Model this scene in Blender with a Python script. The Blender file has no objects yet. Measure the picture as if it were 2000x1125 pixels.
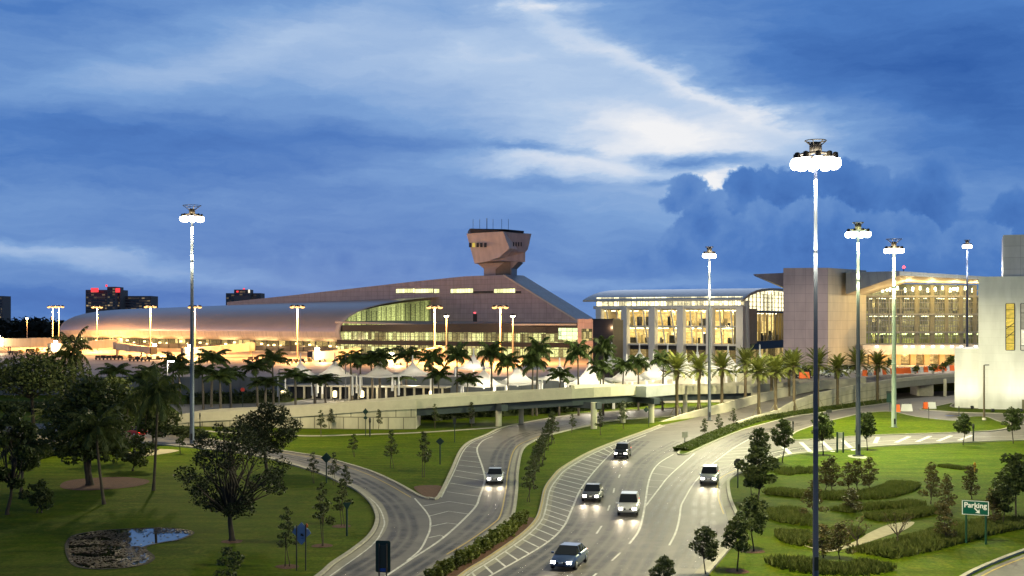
# Airport terminal at dusk -- everything is built in code (Blender 4.5)
import bpy, bmesh, math, random
from mathutils import Vector, Matrix
from mathutils.geometry import tessellate_polygon
R = random.Random(7)
SC = bpy.context.scene
COL = SC.collection
FOC, EYE, HZ = 2400.0, 17.3, 625.0
def W(px, py, d):                      # a photo direction at a real distance d (metres)
    return Vector(((px-1000)/FOC*d, d, EYE-(py-HZ)/FOC*d))
def G(px, py, z=0.0):                  # where that direction meets the ground level z
    d = FOC*(EYE-z)/(py-HZ)
    return Vector(((px-1000)/FOC*d, d, z))
def X(px, d): return (px-1000)/FOC*d
def Z(py, d): return EYE-(py-HZ)/FOC*d
def lin(r, g, b):
    f = lambda c: ((c/255+.055)/1.055)**2.4 if c > 10 else c/255/12.92
    return (f(r), f(g), f(b), 1)
# ---------------------------------------------------------------- materials
MATS = {}
def nodes_of(name):
    m = bpy.data.materials.new(name); m.use_nodes = True
    nt = m.node_tree; nt.nodes.clear()
    out = nt.nodes.new('ShaderNodeOutputMaterial')
    return m, nt, out
def N(nt, t, **kw):
    n = nt.nodes.new(t)
    for k, v in kw.items():
        if k.startswith('i_'):
            key = k[2:]
            n.inputs[int(key) if key.isdigit() else key.replace('_', ' ')].default_value = v
        else: setattr(n, k, v)
    return n
def mth(nt, op, a, b=None, c=None, clamp=False):
    n = nt.nodes.new('ShaderNodeMath'); n.operation = op; n.use_clamp = clamp
    for i, v in enumerate((a, b, c)):
        if v is None: continue
        if isinstance(v, (int, float)): n.inputs[i].default_value = v
        else: nt.links.new(v, n.inputs[i])
    return n.outputs[0]
def mixc(nt, f, a, b, mode='MIX'):
    n = nt.nodes.new('ShaderNodeMix'); n.data_type = 'RGBA'; n.blend_type = mode
    for idx, v in ((0, f), (6, a), (7, b)):
        if isinstance(v, (int, float)): n.inputs[idx].default_value = v
        elif isinstance(v, tuple): n.inputs[idx].default_value = v
        else: nt.links.new(v, n.inputs[idx])
    return n.outputs[2]
def noise(nt, vec, scale, detail=4, rough=.55, dist=0):
    n = nt.nodes.new('ShaderNodeTexNoise'); n.inputs['Scale'].default_value = scale
    n.inputs['Detail'].default_value = detail; n.inputs['Roughness'].default_value = rough
    n.inputs['Distortion'].default_value = dist
    if vec is not None: nt.links.new(vec, n.inputs['Vector'])
    return n.outputs['Fac']
def smap(nt, v, a, b, c=0., d=1., smooth=True):
    n = nt.nodes.new('ShaderNodeMapRange'); n.interpolation_type = 'SMOOTHSTEP' if smooth else 'LINEAR'
    nt.links.new(v, n.inputs[0])
    for i, x in enumerate((a, b, c, d)): n.inputs[i+1].default_value = x
    return n.outputs[0]
def surf(name, col, rough=.7, metal=0., var=.15, scale=.6, bump=0., fine=0., rnd=0., spec=.4, trans=0.):
    """a plain procedural surface: large and fine mottling, optional bump and per-object tint"""
    if name in MATS: return MATS[name]
    m, nt, out = nodes_of(name)
    p = N(nt, 'ShaderNodeBsdfPrincipled'); nt.links.new(p.outputs[0], out.inputs[0])
    geo = N(nt, 'ShaderNodeNewGeometry').outputs['Position']
    n1 = noise(nt, geo, scale, 5); n2 = noise(nt, geo, scale*9, 3)
    f = mth(nt, 'ADD', mth(nt, 'MULTIPLY', n1, .7), mth(nt, 'MULTIPLY', n2, .3))
    k = smap(nt, f, .3, .7, 1-var, 1+var, False)
    if rnd:
        oi = N(nt, 'ShaderNodeObjectInfo').outputs['Random']
        k = mth(nt, 'MULTIPLY', k, smap(nt, oi, 0, 1, 1-rnd, 1+rnd, False))
    c = N(nt, 'ShaderNodeVectorMath', operation='SCALE'); c.inputs[0].default_value = col[:3]
    nt.links.new(k, c.inputs['Scale']); nt.links.new(c.outputs[0], p.inputs['Base Color'])
    p.inputs['Roughness'].default_value = rough; p.inputs['Metallic'].default_value = metal
    p.inputs['Specular IOR Level'].default_value = spec
    if bump:
        b = N(nt, 'ShaderNodeBump', i_Strength=bump, i_Distance=.1); nt.links.new(n2, b.inputs['Height'])
        nt.links.new(b.outputs[0], p.inputs['Normal'])
    MATS[name] = m; return m
def leafmat(name, c1, c2, rough=.55, rnd=.25):
    if name in MATS: return MATS[name]
    m, nt, out = nodes_of(name)
    geo = N(nt, 'ShaderNodeNewGeometry')
    f = noise(nt, geo.outputs['Position'], 1.1, 4)
    f2 = N(nt, 'ShaderNodeTexWhiteNoise', noise_dimensions='1D'); nt.links.new(geo.outputs['Random Per Island'], f2.inputs['W'])
    t = mth(nt, 'ADD', mth(nt, 'MULTIPLY', smap(nt, f, .35, .65), .55), mth(nt, 'MULTIPLY', f2.outputs[0], .45))
    col = mixc(nt, t, c1, c2)
    if rnd:
        oi = N(nt, 'ShaderNodeObjectInfo').outputs['Random']
        col = mixc(nt, 1., col, smap(nt, oi, 0, 1, 1-rnd, 1+rnd, False), 'MULTIPLY')
    d = N(nt, 'ShaderNodeBsdfPrincipled', i_Roughness=rough); nt.links.new(col, d.inputs['Base Color'])
    d.inputs['Specular IOR Level'].default_value = .25
    tr = N(nt, 'ShaderNodeBsdfTranslucent'); nt.links.new(col, tr.inputs[0])
    mx = N(nt, 'ShaderNodeMixShader'); mx.inputs[0].default_value = .25
    nt.links.new(d.outputs[0], mx.inputs[1]); nt.links.new(tr.outputs[0], mx.inputs[2]); nt.links.new(mx.outputs[0], out.inputs[0])
    MATS[name] = m; return m
def glow(name, col, strength):
    if name in MATS: return MATS[name]
    m, nt, out = nodes_of(name)
    e = N(nt, 'ShaderNodeEmission'); e.inputs[0].default_value = col; e.inputs[1].default_value = strength
    nt.links.new(e.outputs[0], out.inputs[0]); m.cycles.emission_sampling = 'NONE'
    MATS[name] = m; return m
def panel(name, col, pw, ph, joint=.06, rough=.55, metal=0., jcol=.45, var=.1, off=0., weather=.15):
    """cladding panels with dark open joints, mapped in metres through the UVs"""
    if name in MATS: return MATS[name]
    m, nt, out = nodes_of(name)
    p = N(nt, 'ShaderNodeBsdfPrincipled'); nt.links.new(p.outputs[0], out.inputs[0])
    uv = N(nt, 'ShaderNodeUVMap').outputs[0]
    br = N(nt, 'ShaderNodeTexBrick', offset=off, squash=1.); nt.links.new(uv, br.inputs['Vector'])
    br.inputs['Scale'].default_value = 1.; br.inputs['Mortar Size'].default_value = joint/2; br.inputs['Mortar Smooth'].default_value = .1
    br.inputs['Brick Width'].default_value = pw; br.inputs['Row Height'].default_value = ph
    c = Vector(col[:3])
    br.inputs['Color1'].default_value = (*(c*(1-var)), 1); br.inputs['Color2'].default_value = (*(c*(1+var)), 1)
    br.inputs['Mortar'].default_value = (*(c*jcol), 1); br.inputs['Bias'].default_value = 0
    geo = N(nt, 'ShaderNodeNewGeometry').outputs['Position']
    mp = N(nt, 'ShaderNodeMapping'); mp.inputs['Scale'].default_value = (.5, .5, .12); nt.links.new(geo, mp.inputs[0])
    st = smap(nt, noise(nt, mp.outputs[0], 1., 5), .3, .75, 1+weather*.4, 1-weather)
    nt.links.new(mixc(nt, 1., br.outputs['Color'], st, 'MULTIPLY'), p.inputs['Base Color'])
    p.inputs['Roughness'].default_value = rough; p.inputs['Metallic'].default_value = metal
    MATS[name] = m; return m
def litglass(name, col, strength, cu, cv, lo=.15, power=1.6, mull=.0, detail=.6, dark=(.012, .016, .014, 1), col2=None, vgrad=None):
    """glazing with lit rooms behind it: every cell has its own light level, with the clutter of an interior in it"""
    if name in MATS: return MATS[name]
    m, nt, out = nodes_of(name)
    p = N(nt, 'ShaderNodeBsdfPrincipled', i_Roughness=.12); nt.links.new(p.outputs[0], out.inputs[0])
    p.inputs['Base Color'].default_value = dark; p.inputs['Specular IOR Level'].default_value = .35
    uv = N(nt, 'ShaderNodeUVMap').outputs[0]
    sp = N(nt, 'ShaderNodeSeparateXYZ'); nt.links.new(uv, sp.inputs[0])
    u = mth(nt, 'DIVIDE', sp.outputs[0], cu); v = mth(nt, 'DIVIDE', sp.outputs[1], cv)
    cb = N(nt, 'ShaderNodeCombineXYZ'); nt.links.new(mth(nt, 'FLOOR', u), cb.inputs[0]); nt.links.new(mth(nt, 'FLOOR', v), cb.inputs[1])
    wn = N(nt, 'ShaderNodeTexWhiteNoise', noise_dimensions='2D'); nt.links.new(cb.outputs[0], wn.inputs['Vector'])
    a = mth(nt, 'POWER', wn.outputs[0], power)
    mp = N(nt, 'ShaderNodeMapping'); mp.inputs['Scale'].default_value = (1.1, 1.6, 1); nt.links.new(uv, mp.inputs[0])
    d = smap(nt, noise(nt, mp.outputs[0], .9, 4, .65), .32, .68)
    d2 = smap(nt, noise(nt, mp.outputs[0], 2.1, 2, .5), .6, .72)
    lvl = mth(nt, 'ADD', mth(nt, 'MULTIPLY', a, 1-lo), lo)
    lvl = mth(nt, 'MULTIPLY', lvl, mth(nt, 'ADD', mth(nt, 'MULTIPLY', d, detail), 1-detail*.75))
    lvl = mth(nt, 'ADD', lvl, mth(nt, 'MULTIPLY', mth(nt, 'MULTIPLY', d2, smap(nt, wn.outputs[0], .35, 1.)), 1.2))
    if vgrad: lvl = mth(nt, 'MULTIPLY', lvl, smap(nt, sp.outputs[1], vgrad[0], vgrad[1], vgrad[2], vgrad[3], False))
    if mull:
        for x, w in ((u, mull/cu), (v, mull/cv)):
            fr = mth(nt, 'FRACT', x); lvl = mth(nt, 'MULTIPLY', lvl, mth(nt, 'GREATER_THAN', fr, w))
    p.inputs['Emission Color'].default_value = col
    if col2 is not None: nt.links.new(mixc(nt, wn.outputs[0], col2, col), p.inputs['Emission Color'])
    nt.links.new(mth(nt, 'MULTIPLY', lvl, strength), p.inputs['Emission Strength'])
    m.cycles.emission_sampling = 'NONE'
    MATS[name] = m; return m
def glazing(name, tint=(.93, .96, .9, 1), refl=.10):
    if name in MATS: return MATS[name]
    m, nt, out = nodes_of(name)
    t = N(nt, 'ShaderNodeBsdfTransparent'); t.inputs[0].default_value = tint
    g = N(nt, 'ShaderNodeBsdfGlossy', i_Roughness=.03); mx = N(nt, 'ShaderNodeMixShader'); mx.inputs[0].default_value = refl
    nt.links.new(t.outputs[0], mx.inputs[1]); nt.links.new(g.outputs[0], mx.inputs[2]); nt.links.new(mx.outputs[0], out.inputs[0])
    MATS[name] = m; return m
# ---------------------------------------------------------------- mesh building
class MB:
    def __init__(s): s.v = []; s.f = []; s.m = []; s.s = []; s.uv = []
    def poly(s, pts, m=0, uv=None, smooth=False):
        b = len(s.v); s.v.extend([tuple(p) for p in pts]); s.f.append(tuple(range(b, b+len(pts))))
        s.m.append(m); s.s.append(smooth)
        if uv is None:
            p0 = Vector(pts[0]); e = Vector(pts[1])-p0
            L = e.length or 1; e = e/L; nrm = e.cross(Vector(pts[-1])-p0); t = nrm.cross(e); t = t.normalized() if t.length else Vector((0, 0, 1))
            uv = [((Vector(p)-p0).dot(e), (Vector(p)-p0).dot(t)) for p in pts]
        s.uv.extend(uv)
    def quads(s, grid, m=0, smooth=True, closed=False):      # grid[i][j] shared vertices
        b = len(s.v); n = len(grid[0])
        for row in grid: s.v.extend([tuple(p) for p in row])
        for i in range(len(grid)-1):
            for j in range(n if closed else n-1):
                k = (j+1) % n
                s.f.append((b+i*n+j, b+i*n+k, b+(i+1)*n+k, b+(i+1)*n+j)); s.m.append(m); s.s.append(smooth)
                s.uv.extend([(j, i), (j+1, i), (j+1, i+1), (j, i+1)])
    def box(s, c, size, rz=0., m=0, tilt=None):
        hx, hy, hz = size[0]/2, size[1]/2, size[2]/2
        M = Matrix.Rotation(rz, 3, 'Z')
        if tilt: M = M @ Matrix.Rotation(tilt[1], 3, tilt[0])
        c = Vector(c)
        P = lambda x, y, z: c+M @ Vector((x*hx, y*hy, z*hz))
        for q in (((-1,-1,-1),(1,-1,-1),(1,-1,1),(-1,-1,1)), ((1,-1,-1),(1,1,-1),(1,1,1),(1,-1,1)), ((1,1,-1),(-1,1,-1),(-1,1,1),(1,1,1)),
                  ((-1,1,-1),(-1,-1,-1),(-1,-1,1),(-1,1,1)), ((-1,-1,1),(1,-1,1),(1,1,1),(-1,1,1)), ((-1,1,-1),(1,1,-1),(1,-1,-1),(-1,-1,-1))):
            s.poly([P(*k) for k in q], m)
    def hexa(s, lo, hi, m=0, mtop=None):                     # two rings of equal length joined by walls
        n = len(lo)
        for i in range(n):
            j = (i+1) % n; s.poly([lo[i], lo[j], hi[j], hi[i]], m)
        s.poly(hi, m if mtop is None else mtop); s.poly(list(reversed(lo)), m)
    def tube(s, pts, rs, n=6, m=0, cap=True, smooth=True):
        pts = [Vector(p) for p in pts]
        if not isinstance(rs, (list, tuple)): rs = [rs]*len(pts)
        rings = []
        for i, p in enumerate(pts):
            t = (pts[min(i+1, len(pts)-1)]-pts[max(i-1, 0)]).normalized()
            a = t.cross(Vector((0, 1, 0))) if abs(t.y) < .9 else t.cross(Vector((1, 0, 0)))
            a.normalize(); b = t.cross(a)
            rings.append([p+(a*math.cos(k*6.28318/n)+b*math.sin(k*6.28318/n))*rs[i] for k in range(n)])
        s.quads(rings, m, smooth, True)
        if cap:
            s.poly(rings[-1], m); s.poly(list(reversed(rings[0])), m)
    def lathe(s, c, prof, n=10, m=0, smooth=True):
        c = Vector(c)
        s.quads([[c+Vector((r*math.cos(k*6.28318/n), r*math.sin(k*6.28318/n), z)) for k in range(n)] for r, z in prof], m, smooth, True)
    def fill(s, pts, m=0):                                    # any simple polygon, triangulated
        b = len(s.v); s.v.extend([tuple(p) for p in pts])
        for t in tessellate_polygon([[Vector((p[0], p[1], 0)) for p in pts]]):
            a = [Vector(pts[i]) for i in t]
            if (a[1]-a[0]).cross(a[2]-a[0]).z < 0: t = t[::-1]
            s.f.append(tuple(b+i for i in t)); s.m.append(m); s.s.append(False)
            s.uv.extend([(pts[i][0], pts[i][1]) for i in t])
    def ribbon(s, line, w, z, m=0, h=0., base=0.):            # flat strip (or a kerb when h) along a line of points
        L = offset(line, w/2); Rr = offset(line, -w/2)
        for i in range(len(line)-1):
            zz = [Vector((0, 0, z+h))]*4
            q = [Rr[i], Rr[i+1], L[i+1], L[i]]
            s.poly([Vector(p)+Vector((0, 0, z+h)) for p in q], m)
            if h:
                lo = Vector((0, 0, z))
                for a, b in ((Rr[i], Rr[i+1]), (L[i+1], L[i])):
                    s.poly([Vector(a)+lo, Vector(b)+lo, Vector(b)+zz[0], Vector(a)+zz[0]], m)
    def build(s, name, mats, parent=None, world=False):
        me = bpy.data.meshes.new(name)
        v = s.v
        if world and parent is not None:
            o = parent.location; v = [(x-o.x, y-o.y, z-o.z) for x, y, z in v]
        me.from_pydata(v, [], s.f); me.update()
        me.polygons.foreach_set('material_index', s.m); me.polygons.foreach_set('use_smooth', s.s)
        ul = me.uv_layers.new(name='UVMap'); ul.data.foreach_set('uv', [c for p in s.uv for c in p])
        for m in (mats if isinstance(mats, (list, tuple)) else [mats]): me.materials.append(m)
        ob = bpy.data.objects.new(name, me); COL.objects.link(ob)
        if parent is not None: ob.parent = parent
        return ob
def offset(line, w):
    out = []
    for i, p in enumerate(line):
        a = Vector(line[max(i-1, 0)]); b = Vector(line[min(i+1, len(line)-1)])
        t = (b-a); t.z = 0
        t = t.normalized() if t.length else Vector((1, 0, 0))
        out.append(Vector(p)+Vector((-t.y, t.x, 0))*w)
    return out
def smooth_line(pts, k=5, closed=False):
    P = [Vector(p) for p in pts]; n = len(P); out = []
    for i in range(n if closed else n-1):
        p0, p1, p2, p3 = (P[(i-1) % n] if closed or i else P[0]), P[i], P[(i+1) % n], (P[(i+2) % n] if closed or i+2 < n else P[-1])
        for j in range(k):
            t = j/k
            out.append(.5*((2*p1)+(p2-p0)*t+(2*p0-5*p1+4*p2-p3)*t*t+(3*p1-p0-3*p2+p3)*t**3))
    if not closed: out.append(P[-1])
    return out
def GL(pts, z=0., k=5, closed=False): return smooth_line([G(x, y, z) for x, y in pts], k, closed)
class Frame:                                                   # a facade: u along it, z up, n out of it
    def __init__(s, a, b, flip=False):
        s.o = Vector((a[0], a[1], 0)); d = Vector((b[0]-a[0], b[1]-a[1], 0)); s.L = d.length; s.u = d/s.L
        s.n = Vector((s.u.y, -s.u.x, 0))*(-1 if flip else 1)
    def p(s, u, z, n=0.): return s.o+s.u*u+s.n*n+Vector((0, 0, z))
    def box(s, mb, u0, u1, z0, z1, n0, n1, m=0):
        lo = [s.p(u0, z0, n1), s.p(u1, z0, n1), s.p(u1, z0, n0), s.p(u0, z0, n0)]
        mb.hexa(lo, [p+Vector((0, 0, z1-z0)) for p in lo], m)
    def quad(s, mb, u0, u1, z0, z1, n=0., m=0): mb.poly([s.p(u0, z0, n), s.p(u1, z0, n), s.p(u1, z1, n), s.p(u0, z1, n)], m, [(u0, z0), (u1, z0), (u1, z1), (u0, z1)])
    def at(s, px):                                             # u where the photo column px meets this facade
        t = (px-1000)/FOC; return (t*s.o.y-s.o.x)/(s.u.x-t*s.u.y)
    def zat(s, u, py): return Z(py, s.o.y+s.u.y*u)
def tag(o, label=None, cat=None, group=None, kind=None):
    for k, v in (('label', label), ('category', cat), ('group', group), ('kind', kind)):
        if v: o[k] = v
    return o
def thing(name, loc, label, cat, group=None, rz=0., sc=1.):
    e = bpy.data.objects.new(name, None); COL.objects.link(e); e.empty_display_size = .5
    e.location = loc; e.rotation_euler = (0, 0, rz); e.scale = (sc,)*3 if not isinstance(sc, tuple) else sc
    return tag(e, label, cat, group)
def dup(root, loc, label, group=None, rz=0., sc=1.):
    r = root.copy(); COL.objects.link(r); r.location = loc; r.rotation_euler = (0, 0, rz)
    r.scale = (sc,)*3 if not isinstance(sc, tuple) else sc
    r['label'] = label
    if group: r['group'] = group
    for ch in list(root.children):
        c = ch.copy(); COL.objects.link(c); c.parent = r
        for g in list(ch.children):
            d = g.copy(); COL.objects.link(d); d.parent = c
    return r
def lamp(name, loc, power, col, radius=.3, parent=None, spot=None, direction=None, blend=.6):
    l = bpy.data.lights.new(name, 'SPOT' if spot else 'POINT'); l.energy = power; l.color = col; l.shadow_soft_size = radius
    o = bpy.data.objects.new(name, l); COL.objects.link(o); o.location = loc
    if spot: l.spot_size = spot; l.spot_blend = blend
    if direction is not None: o.rotation_euler = Vector(direction).to_track_quat('-Z', 'Y').to_euler()
    if parent is not None: o.parent = parent
    return o
def struct(o): o['kind'] = 'structure'; return o
# ---------------------------------------------------------------- camera and render settings
cam = bpy.data.objects.new('camera', bpy.data.cameras.new('camera')); COL.objects.link(cam)
cam.location = (0, 0, EYE); cam.rotation_euler = (math.pi/2, 0, 0)
cam.data.sensor_width = 36; cam.data.lens = 36*FOC/2000; cam.data.shift_y = (HZ-562.5)/2000
cam.data.clip_end = 20000; SC.camera = cam
SC.view_settings.view_transform = 'Standard'; SC.view_settings.look = 'None'
SC.view_settings.exposure = 0; SC.view_settings.gamma = 1
SC.cycles.use_denoising = True; SC.cycles.max_bounces = 6; SC.cycles.diffuse_bounces = 3
SC.cycles.sample_clamp_indirect = 6; SC.cycles.use_light_tree = True
# ---------------------------------------------------------------- dusk sky with clouds (world, by direction)
def build_world():
    w = bpy.data.worlds.new('World'); SC.world = w; w.use_nodes = True
    nt = w.node_tree; nt.nodes.clear(); L = nt.links
    D = N(nt, 'ShaderNodeTexCoord').outputs['Generated']
    s = N(nt, 'ShaderNodeSeparateXYZ'); L.new(D, s.inputs[0])
    az = mth(nt, 'MULTIPLY', mth(nt, 'ARCTAN2', s.outputs[0], s.outputs[1]), 57.2958)
    el = mth(nt, 'MULTIPLY', mth(nt, 'ARCSINE', s.outputs[2]), 57.2958)
    def A(px, py):                                             # photo direction -> azimuth, elevation in degrees
        a = math.atan((px-1000)/FOC); return math.degrees(a), math.degrees(math.atan((HZ-py)/FOC*math.cos(a)))
    cb = N(nt, 'ShaderNodeCombineXYZ'); L.new(az, cb.inputs[0]); L.new(el, cb.inputs[1])
    P = cb.outputs[0]
    def warp(vec, scale, amp, sx=1., sy=1., seed=0.):
        mp = N(nt, 'ShaderNodeMapping'); mp.inputs['Scale'].default_value = (sx, sy, 1); mp.inputs['Location'].default_value = (seed, seed*1.7, 0); L.new(vec, mp.inputs[0])
        n = N(nt, 'ShaderNodeTexNoise', i_Scale=scale, i_Detail=5, i_Roughness=.6); L.new(mp.outputs[0], n.inputs[0])
        v = N(nt, 'ShaderNodeVectorMath', operation='SUBTRACT'); L.new(n.outputs['Color'], v.inputs[0]); v.inputs[1].default_value = (.5, .5, .5)
        m = N(nt, 'ShaderNodeVectorMath', operation='MULTIPLY'); L.new(v.outputs[0], m.inputs[0]); m.inputs[1].default_value = amp
        a = N(nt, 'ShaderNodeVectorMath', operation='ADD'); L.new(vec, a.inputs[0]); L.new(m.outputs[0], a.inputs[1])
        return a.outputs[0]
    Pw = warp(P, .22, (6., 1.7, 0), 1, 2.6, 3.)
    Pw = warp(Pw, .9, (1.3, .4, 0), .8, 2.6, 9.)
    def gauss(px, py, sx, sy, rot, amp, vec=None):
        a, e = A(px, py)
        mp = N(nt, 'ShaderNodeMapping', vector_type='TEXTURE')
        mp.inputs['Location'].default_value = (a, e, 0); mp.inputs['Rotation'].default_value = (0, 0, math.radians(rot))
        mp.inputs['Scale'].default_value = (sx/41.9, sy/41.9, 1); L.new(vec or Pw, mp.inputs[0])
        d = N(nt, 'ShaderNodeVectorMath', operation='DOT_PRODUCT'); L.new(mp.outputs[0], d.inputs[0]); L.new(mp.outputs[0], d.inputs[1])
        return mth(nt, 'MULTIPLY', mth(nt, 'POWER', 2.718, mth(nt, 'MULTIPLY', d.outputs['Value'], -1.)), amp)
    feats = [(1325, 252, 190, 40, -4, .36), (1240, 304, 230, 24, 0, .30), (1160, 180, 430, 120, -14, .26), (1230, 120, 330, 26, -24, .20), (1420, 200, 170, 16, -26, .15),
             (1405, 355, 48, 24, 0, .50), (1130, 330, 300, 26, -3, .20), (1100, 300, 360, 130, 0, .12), (760, 110, 420, 70, 8, .14), (350, 130, 300, 55, 14, .13), (620, 60, 300, 40, 20, .08),
             (1060, 14, 80, 14, 0, .30), (250, 262, 600, 46, -3, -.12), (150, 330, 420, 40, -2, -.05), (900, 290, 330, 22, -4, -.07), (1800, 110, 400, 130, -8, -.17), (1900, 230, 260, 120, 0, -.08),
             (1085, 298, 110, 11, -6, -.30), (1345, 312, 105, 17, -3, -.50), (1040, 352, 150, 12, -4, -.10), (1330, 355, 80, 7, 2, -.18), (1500, 330, 140, 22, 0, .0),
             (140, 500, 330, 17, -6, .16), (60, 482, 240, 10, -4, .07), (300, 530, 260, 12, -4, .06), (120, 590, 420, 34, 0, -.10), (700, 470, 420, 60, 0, -.04), (1700, 510, 420, 70, 0, -.13),
             (1330, 552, 330, 13, 0, .10), (1560, 525, 60, 16, 0, .0), (1280, 400, 130, 60, 0, .05), (1620, 258, 160, 40, 0, .09), (90, 20, 160, 30, 0, -.06)]
    b = None
    for f in feats:
        g = gauss(*f); b = g if b is None else mth(nt, 'ADD', b, g)
    # wispy streaks
    def streak(scale, sx, sy, rot, seed):
        mp = N(nt, 'ShaderNodeMapping'); mp.inputs['Rotation'].default_value = (0, 0, math.radians(rot)); mp.inputs['Scale'].default_value = (sx, sy, 1); mp.inputs['Location'].default_value = (seed, seed, 0)
        L.new(Pw, mp.inputs[0]); return mth(nt, 'SUBTRACT', noise(nt, mp.outputs[0], scale, 7, .62), .5)
    b = mth(nt, 'ADD', b, mth(nt, 'MULTIPLY', streak(.32, .35, 1.7, 10, 4.), .19))
    b = mth(nt, 'ADD', b, mth(nt, 'MULTIPLY', streak(.9, .3, 1.6, 16, 11.), .13))
    b = mth(nt, 'ADD', b, .405)
    # low puffy bank near the left horizon and the big cumulus on the right
    Pc = warp(warp(P, .55, (.9, .9, 0), 1, 1, 21.), 2.2, (.30, .30, 0), 1, 1, 5.)
    vo = N(nt, 'ShaderNodeTexVoronoi', feature='SMOOTH_F1', i_Scale=.8, i_Smoothness=.5); L.new(Pc, vo.inputs['Vector'])
    vo2 = N(nt, 'ShaderNodeTexVoronoi', feature='SMOOTH_F1', i_Scale=2.6, i_Smoothness=.3); L.new(Pc, vo2.inputs['Vector'])
    bil = mth(nt, 'ADD', mth(nt, 'MULTIPLY', mth(nt, 'SUBTRACT', vo.outputs['Distance'], .42), .34), mth(nt, 'MULTIPLY', mth(nt, 'SUBTRACT', vo2.outputs['Distance'], .42), .20))
    bil = mth(nt, 'ADD', bil, mth(nt, 'MULTIPLY', mth(nt, 'SUBTRACT', noise(nt, P, 2.6, 8, .68), .5), .55))
    def blob(circles):
        r = None
        for px, py, rad in circles:
            a, e = A(px, py)
            d = N(nt, 'ShaderNodeVectorMath', operation='DISTANCE'); L.new(Pc, d.inputs[0]); d.inputs[1].default_value = (a, e, 0)
            x = mth(nt, 'SUBTRACT', d.outputs['Value'], rad/41.9)
            r = x if r is None else mth(nt, 'SMOOTH_MIN', r, x, .10)
        return r
    base = smap(nt, el, 1.2, 3.4, .0, 1.)
    def layer(b, circles, lvl, edge=(.12, -.16), inner=.16, seed=2., fade=True):
        sd = mth(nt, 'ADD', blob(circles), bil)
        mk = smap(nt, sd, *edge)
        if fade: mk = mth(nt, 'MULTIPLY', mk, base)
        n = mth(nt, 'MULTIPLY', mth(nt, 'SUBTRACT', noise(nt, Pc, .5, 5, .55), .5), inner)
        rim = mth(nt, 'ADD', smap(nt, sd, -1.3, .05, 0., .07), mth(nt, 'MULTIPLY', bil, -.16))
        val = mth(nt, 'ADD', mth(nt, 'ADD', n, lvl), rim)
        return mth(nt, 'ADD', mth(nt, 'MULTIPLY', b, mth(nt, 'SUBTRACT', 1., mk)), mth(nt, 'MULTIPLY', val, mk))
    back = [(1455, 372, 46), (1498, 364, 40), (1545, 405, 80), (1640, 400, 90), (1700, 372, 52), (1760, 400, 62), (1825, 338, 42), (1838, 378, 40), (1800, 430, 76), (1985, 440, 60), (1940, 480, 60), (1420, 430, 40)]
    front = [(1342, 374, 36), (1320, 398, 25), (1382, 402, 36), (1375, 450, 60), (1430, 470, 50), (1500, 440, 50), (1570, 450, 60), (1600, 500, 110), (1700, 480, 70), (1780, 500, 80), (1900, 520, 90), (1480, 510, 90), (1330, 500, 60), (1260, 520, 40)]
    b = layer(b, [(560, 540, 40), (620, 525, 36), (680, 518, 40), (740, 530, 40), (800, 535, 36), (860, 520, 30), (900, 535, 40)], .33, (.5, -.5), .12, fade=True)
    b = layer(b, back, .285)
    b = layer(b, front, .32, inner=.22)
    # above the view, dark cloud added to hold down the blue ambient light
    top = smap(nt, el, 15., 34.)
    rmp = N(nt, 'ShaderNodeValToRGB'); cr = rmp.color_ramp
    stops = [(0., lin(24, 66, 138)), (.16, lin(46, 94, 170)), (.32, lin(79, 128, 199)), (.5, lin(126, 167, 221)), (.72, lin(183, 208, 240)), (1., lin(250, 251, 254))]
    cr.elements[0].position, cr.elements[0].color = stops[0]; cr.elements[1].position, cr.elements[1].color = stops[-1]
    for p, c in stops[1:-1]:
        e = cr.elements.new(p); e.color = c
    L.new(mth(nt, 'MAXIMUM', mth(nt, 'MINIMUM', b, 1.), 0.), rmp.inputs[0])
    grey = smap(nt, noise(nt, D, 2.2, 5), .3, .7)
    zen = mixc(nt, grey, (.05, .066, .095, 1), (.12, .155, .21, 1))
    col = mixc(nt, top, rmp.outputs[0], zen)
    low = smap(nt, el, -1.5, -.1)
    col = mixc(nt, low, (.01, .014, .02, 1), col)
    sky = N(nt, 'ShaderNodeTexSky', sky_type='NISHITA', sun_disc=False, sun_elevation=math.radians(1.5), sun_rotation=math.radians(-8))
    bg1 = N(nt, 'ShaderNodeBackground', i_Strength=.92); L.new(col, bg1.inputs[0])
    bg2 = N(nt, 'ShaderNodeBackground', i_Strength=.0012); L.new(sky.outputs[0], bg2.inputs[0])
    ad = N(nt, 'ShaderNodeAddShader'); L.new(bg1.outputs[0], ad.inputs[0]); L.new(bg2.outputs[0], ad.inputs[1])
    out = N(nt, 'ShaderNodeOutputWorld'); L.new(ad.outputs[0], out.inputs[0])
    w.cycles.sampling_method = 'MANUAL'; w.cycles.sample_map_resolution = 512
build_world()
# the last daylight behind the clouds
sun = bpy.data.lights.new('sun', 'SUN'); sun.energy = .12; sun.angle = math.radians(20); sun.color = (.8, .88, 1.)
so = bpy.data.objects.new('sun', sun); COL.objects.link(so); so.rotation_euler = (math.radians(78), 0, math.radians(172))
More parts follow.
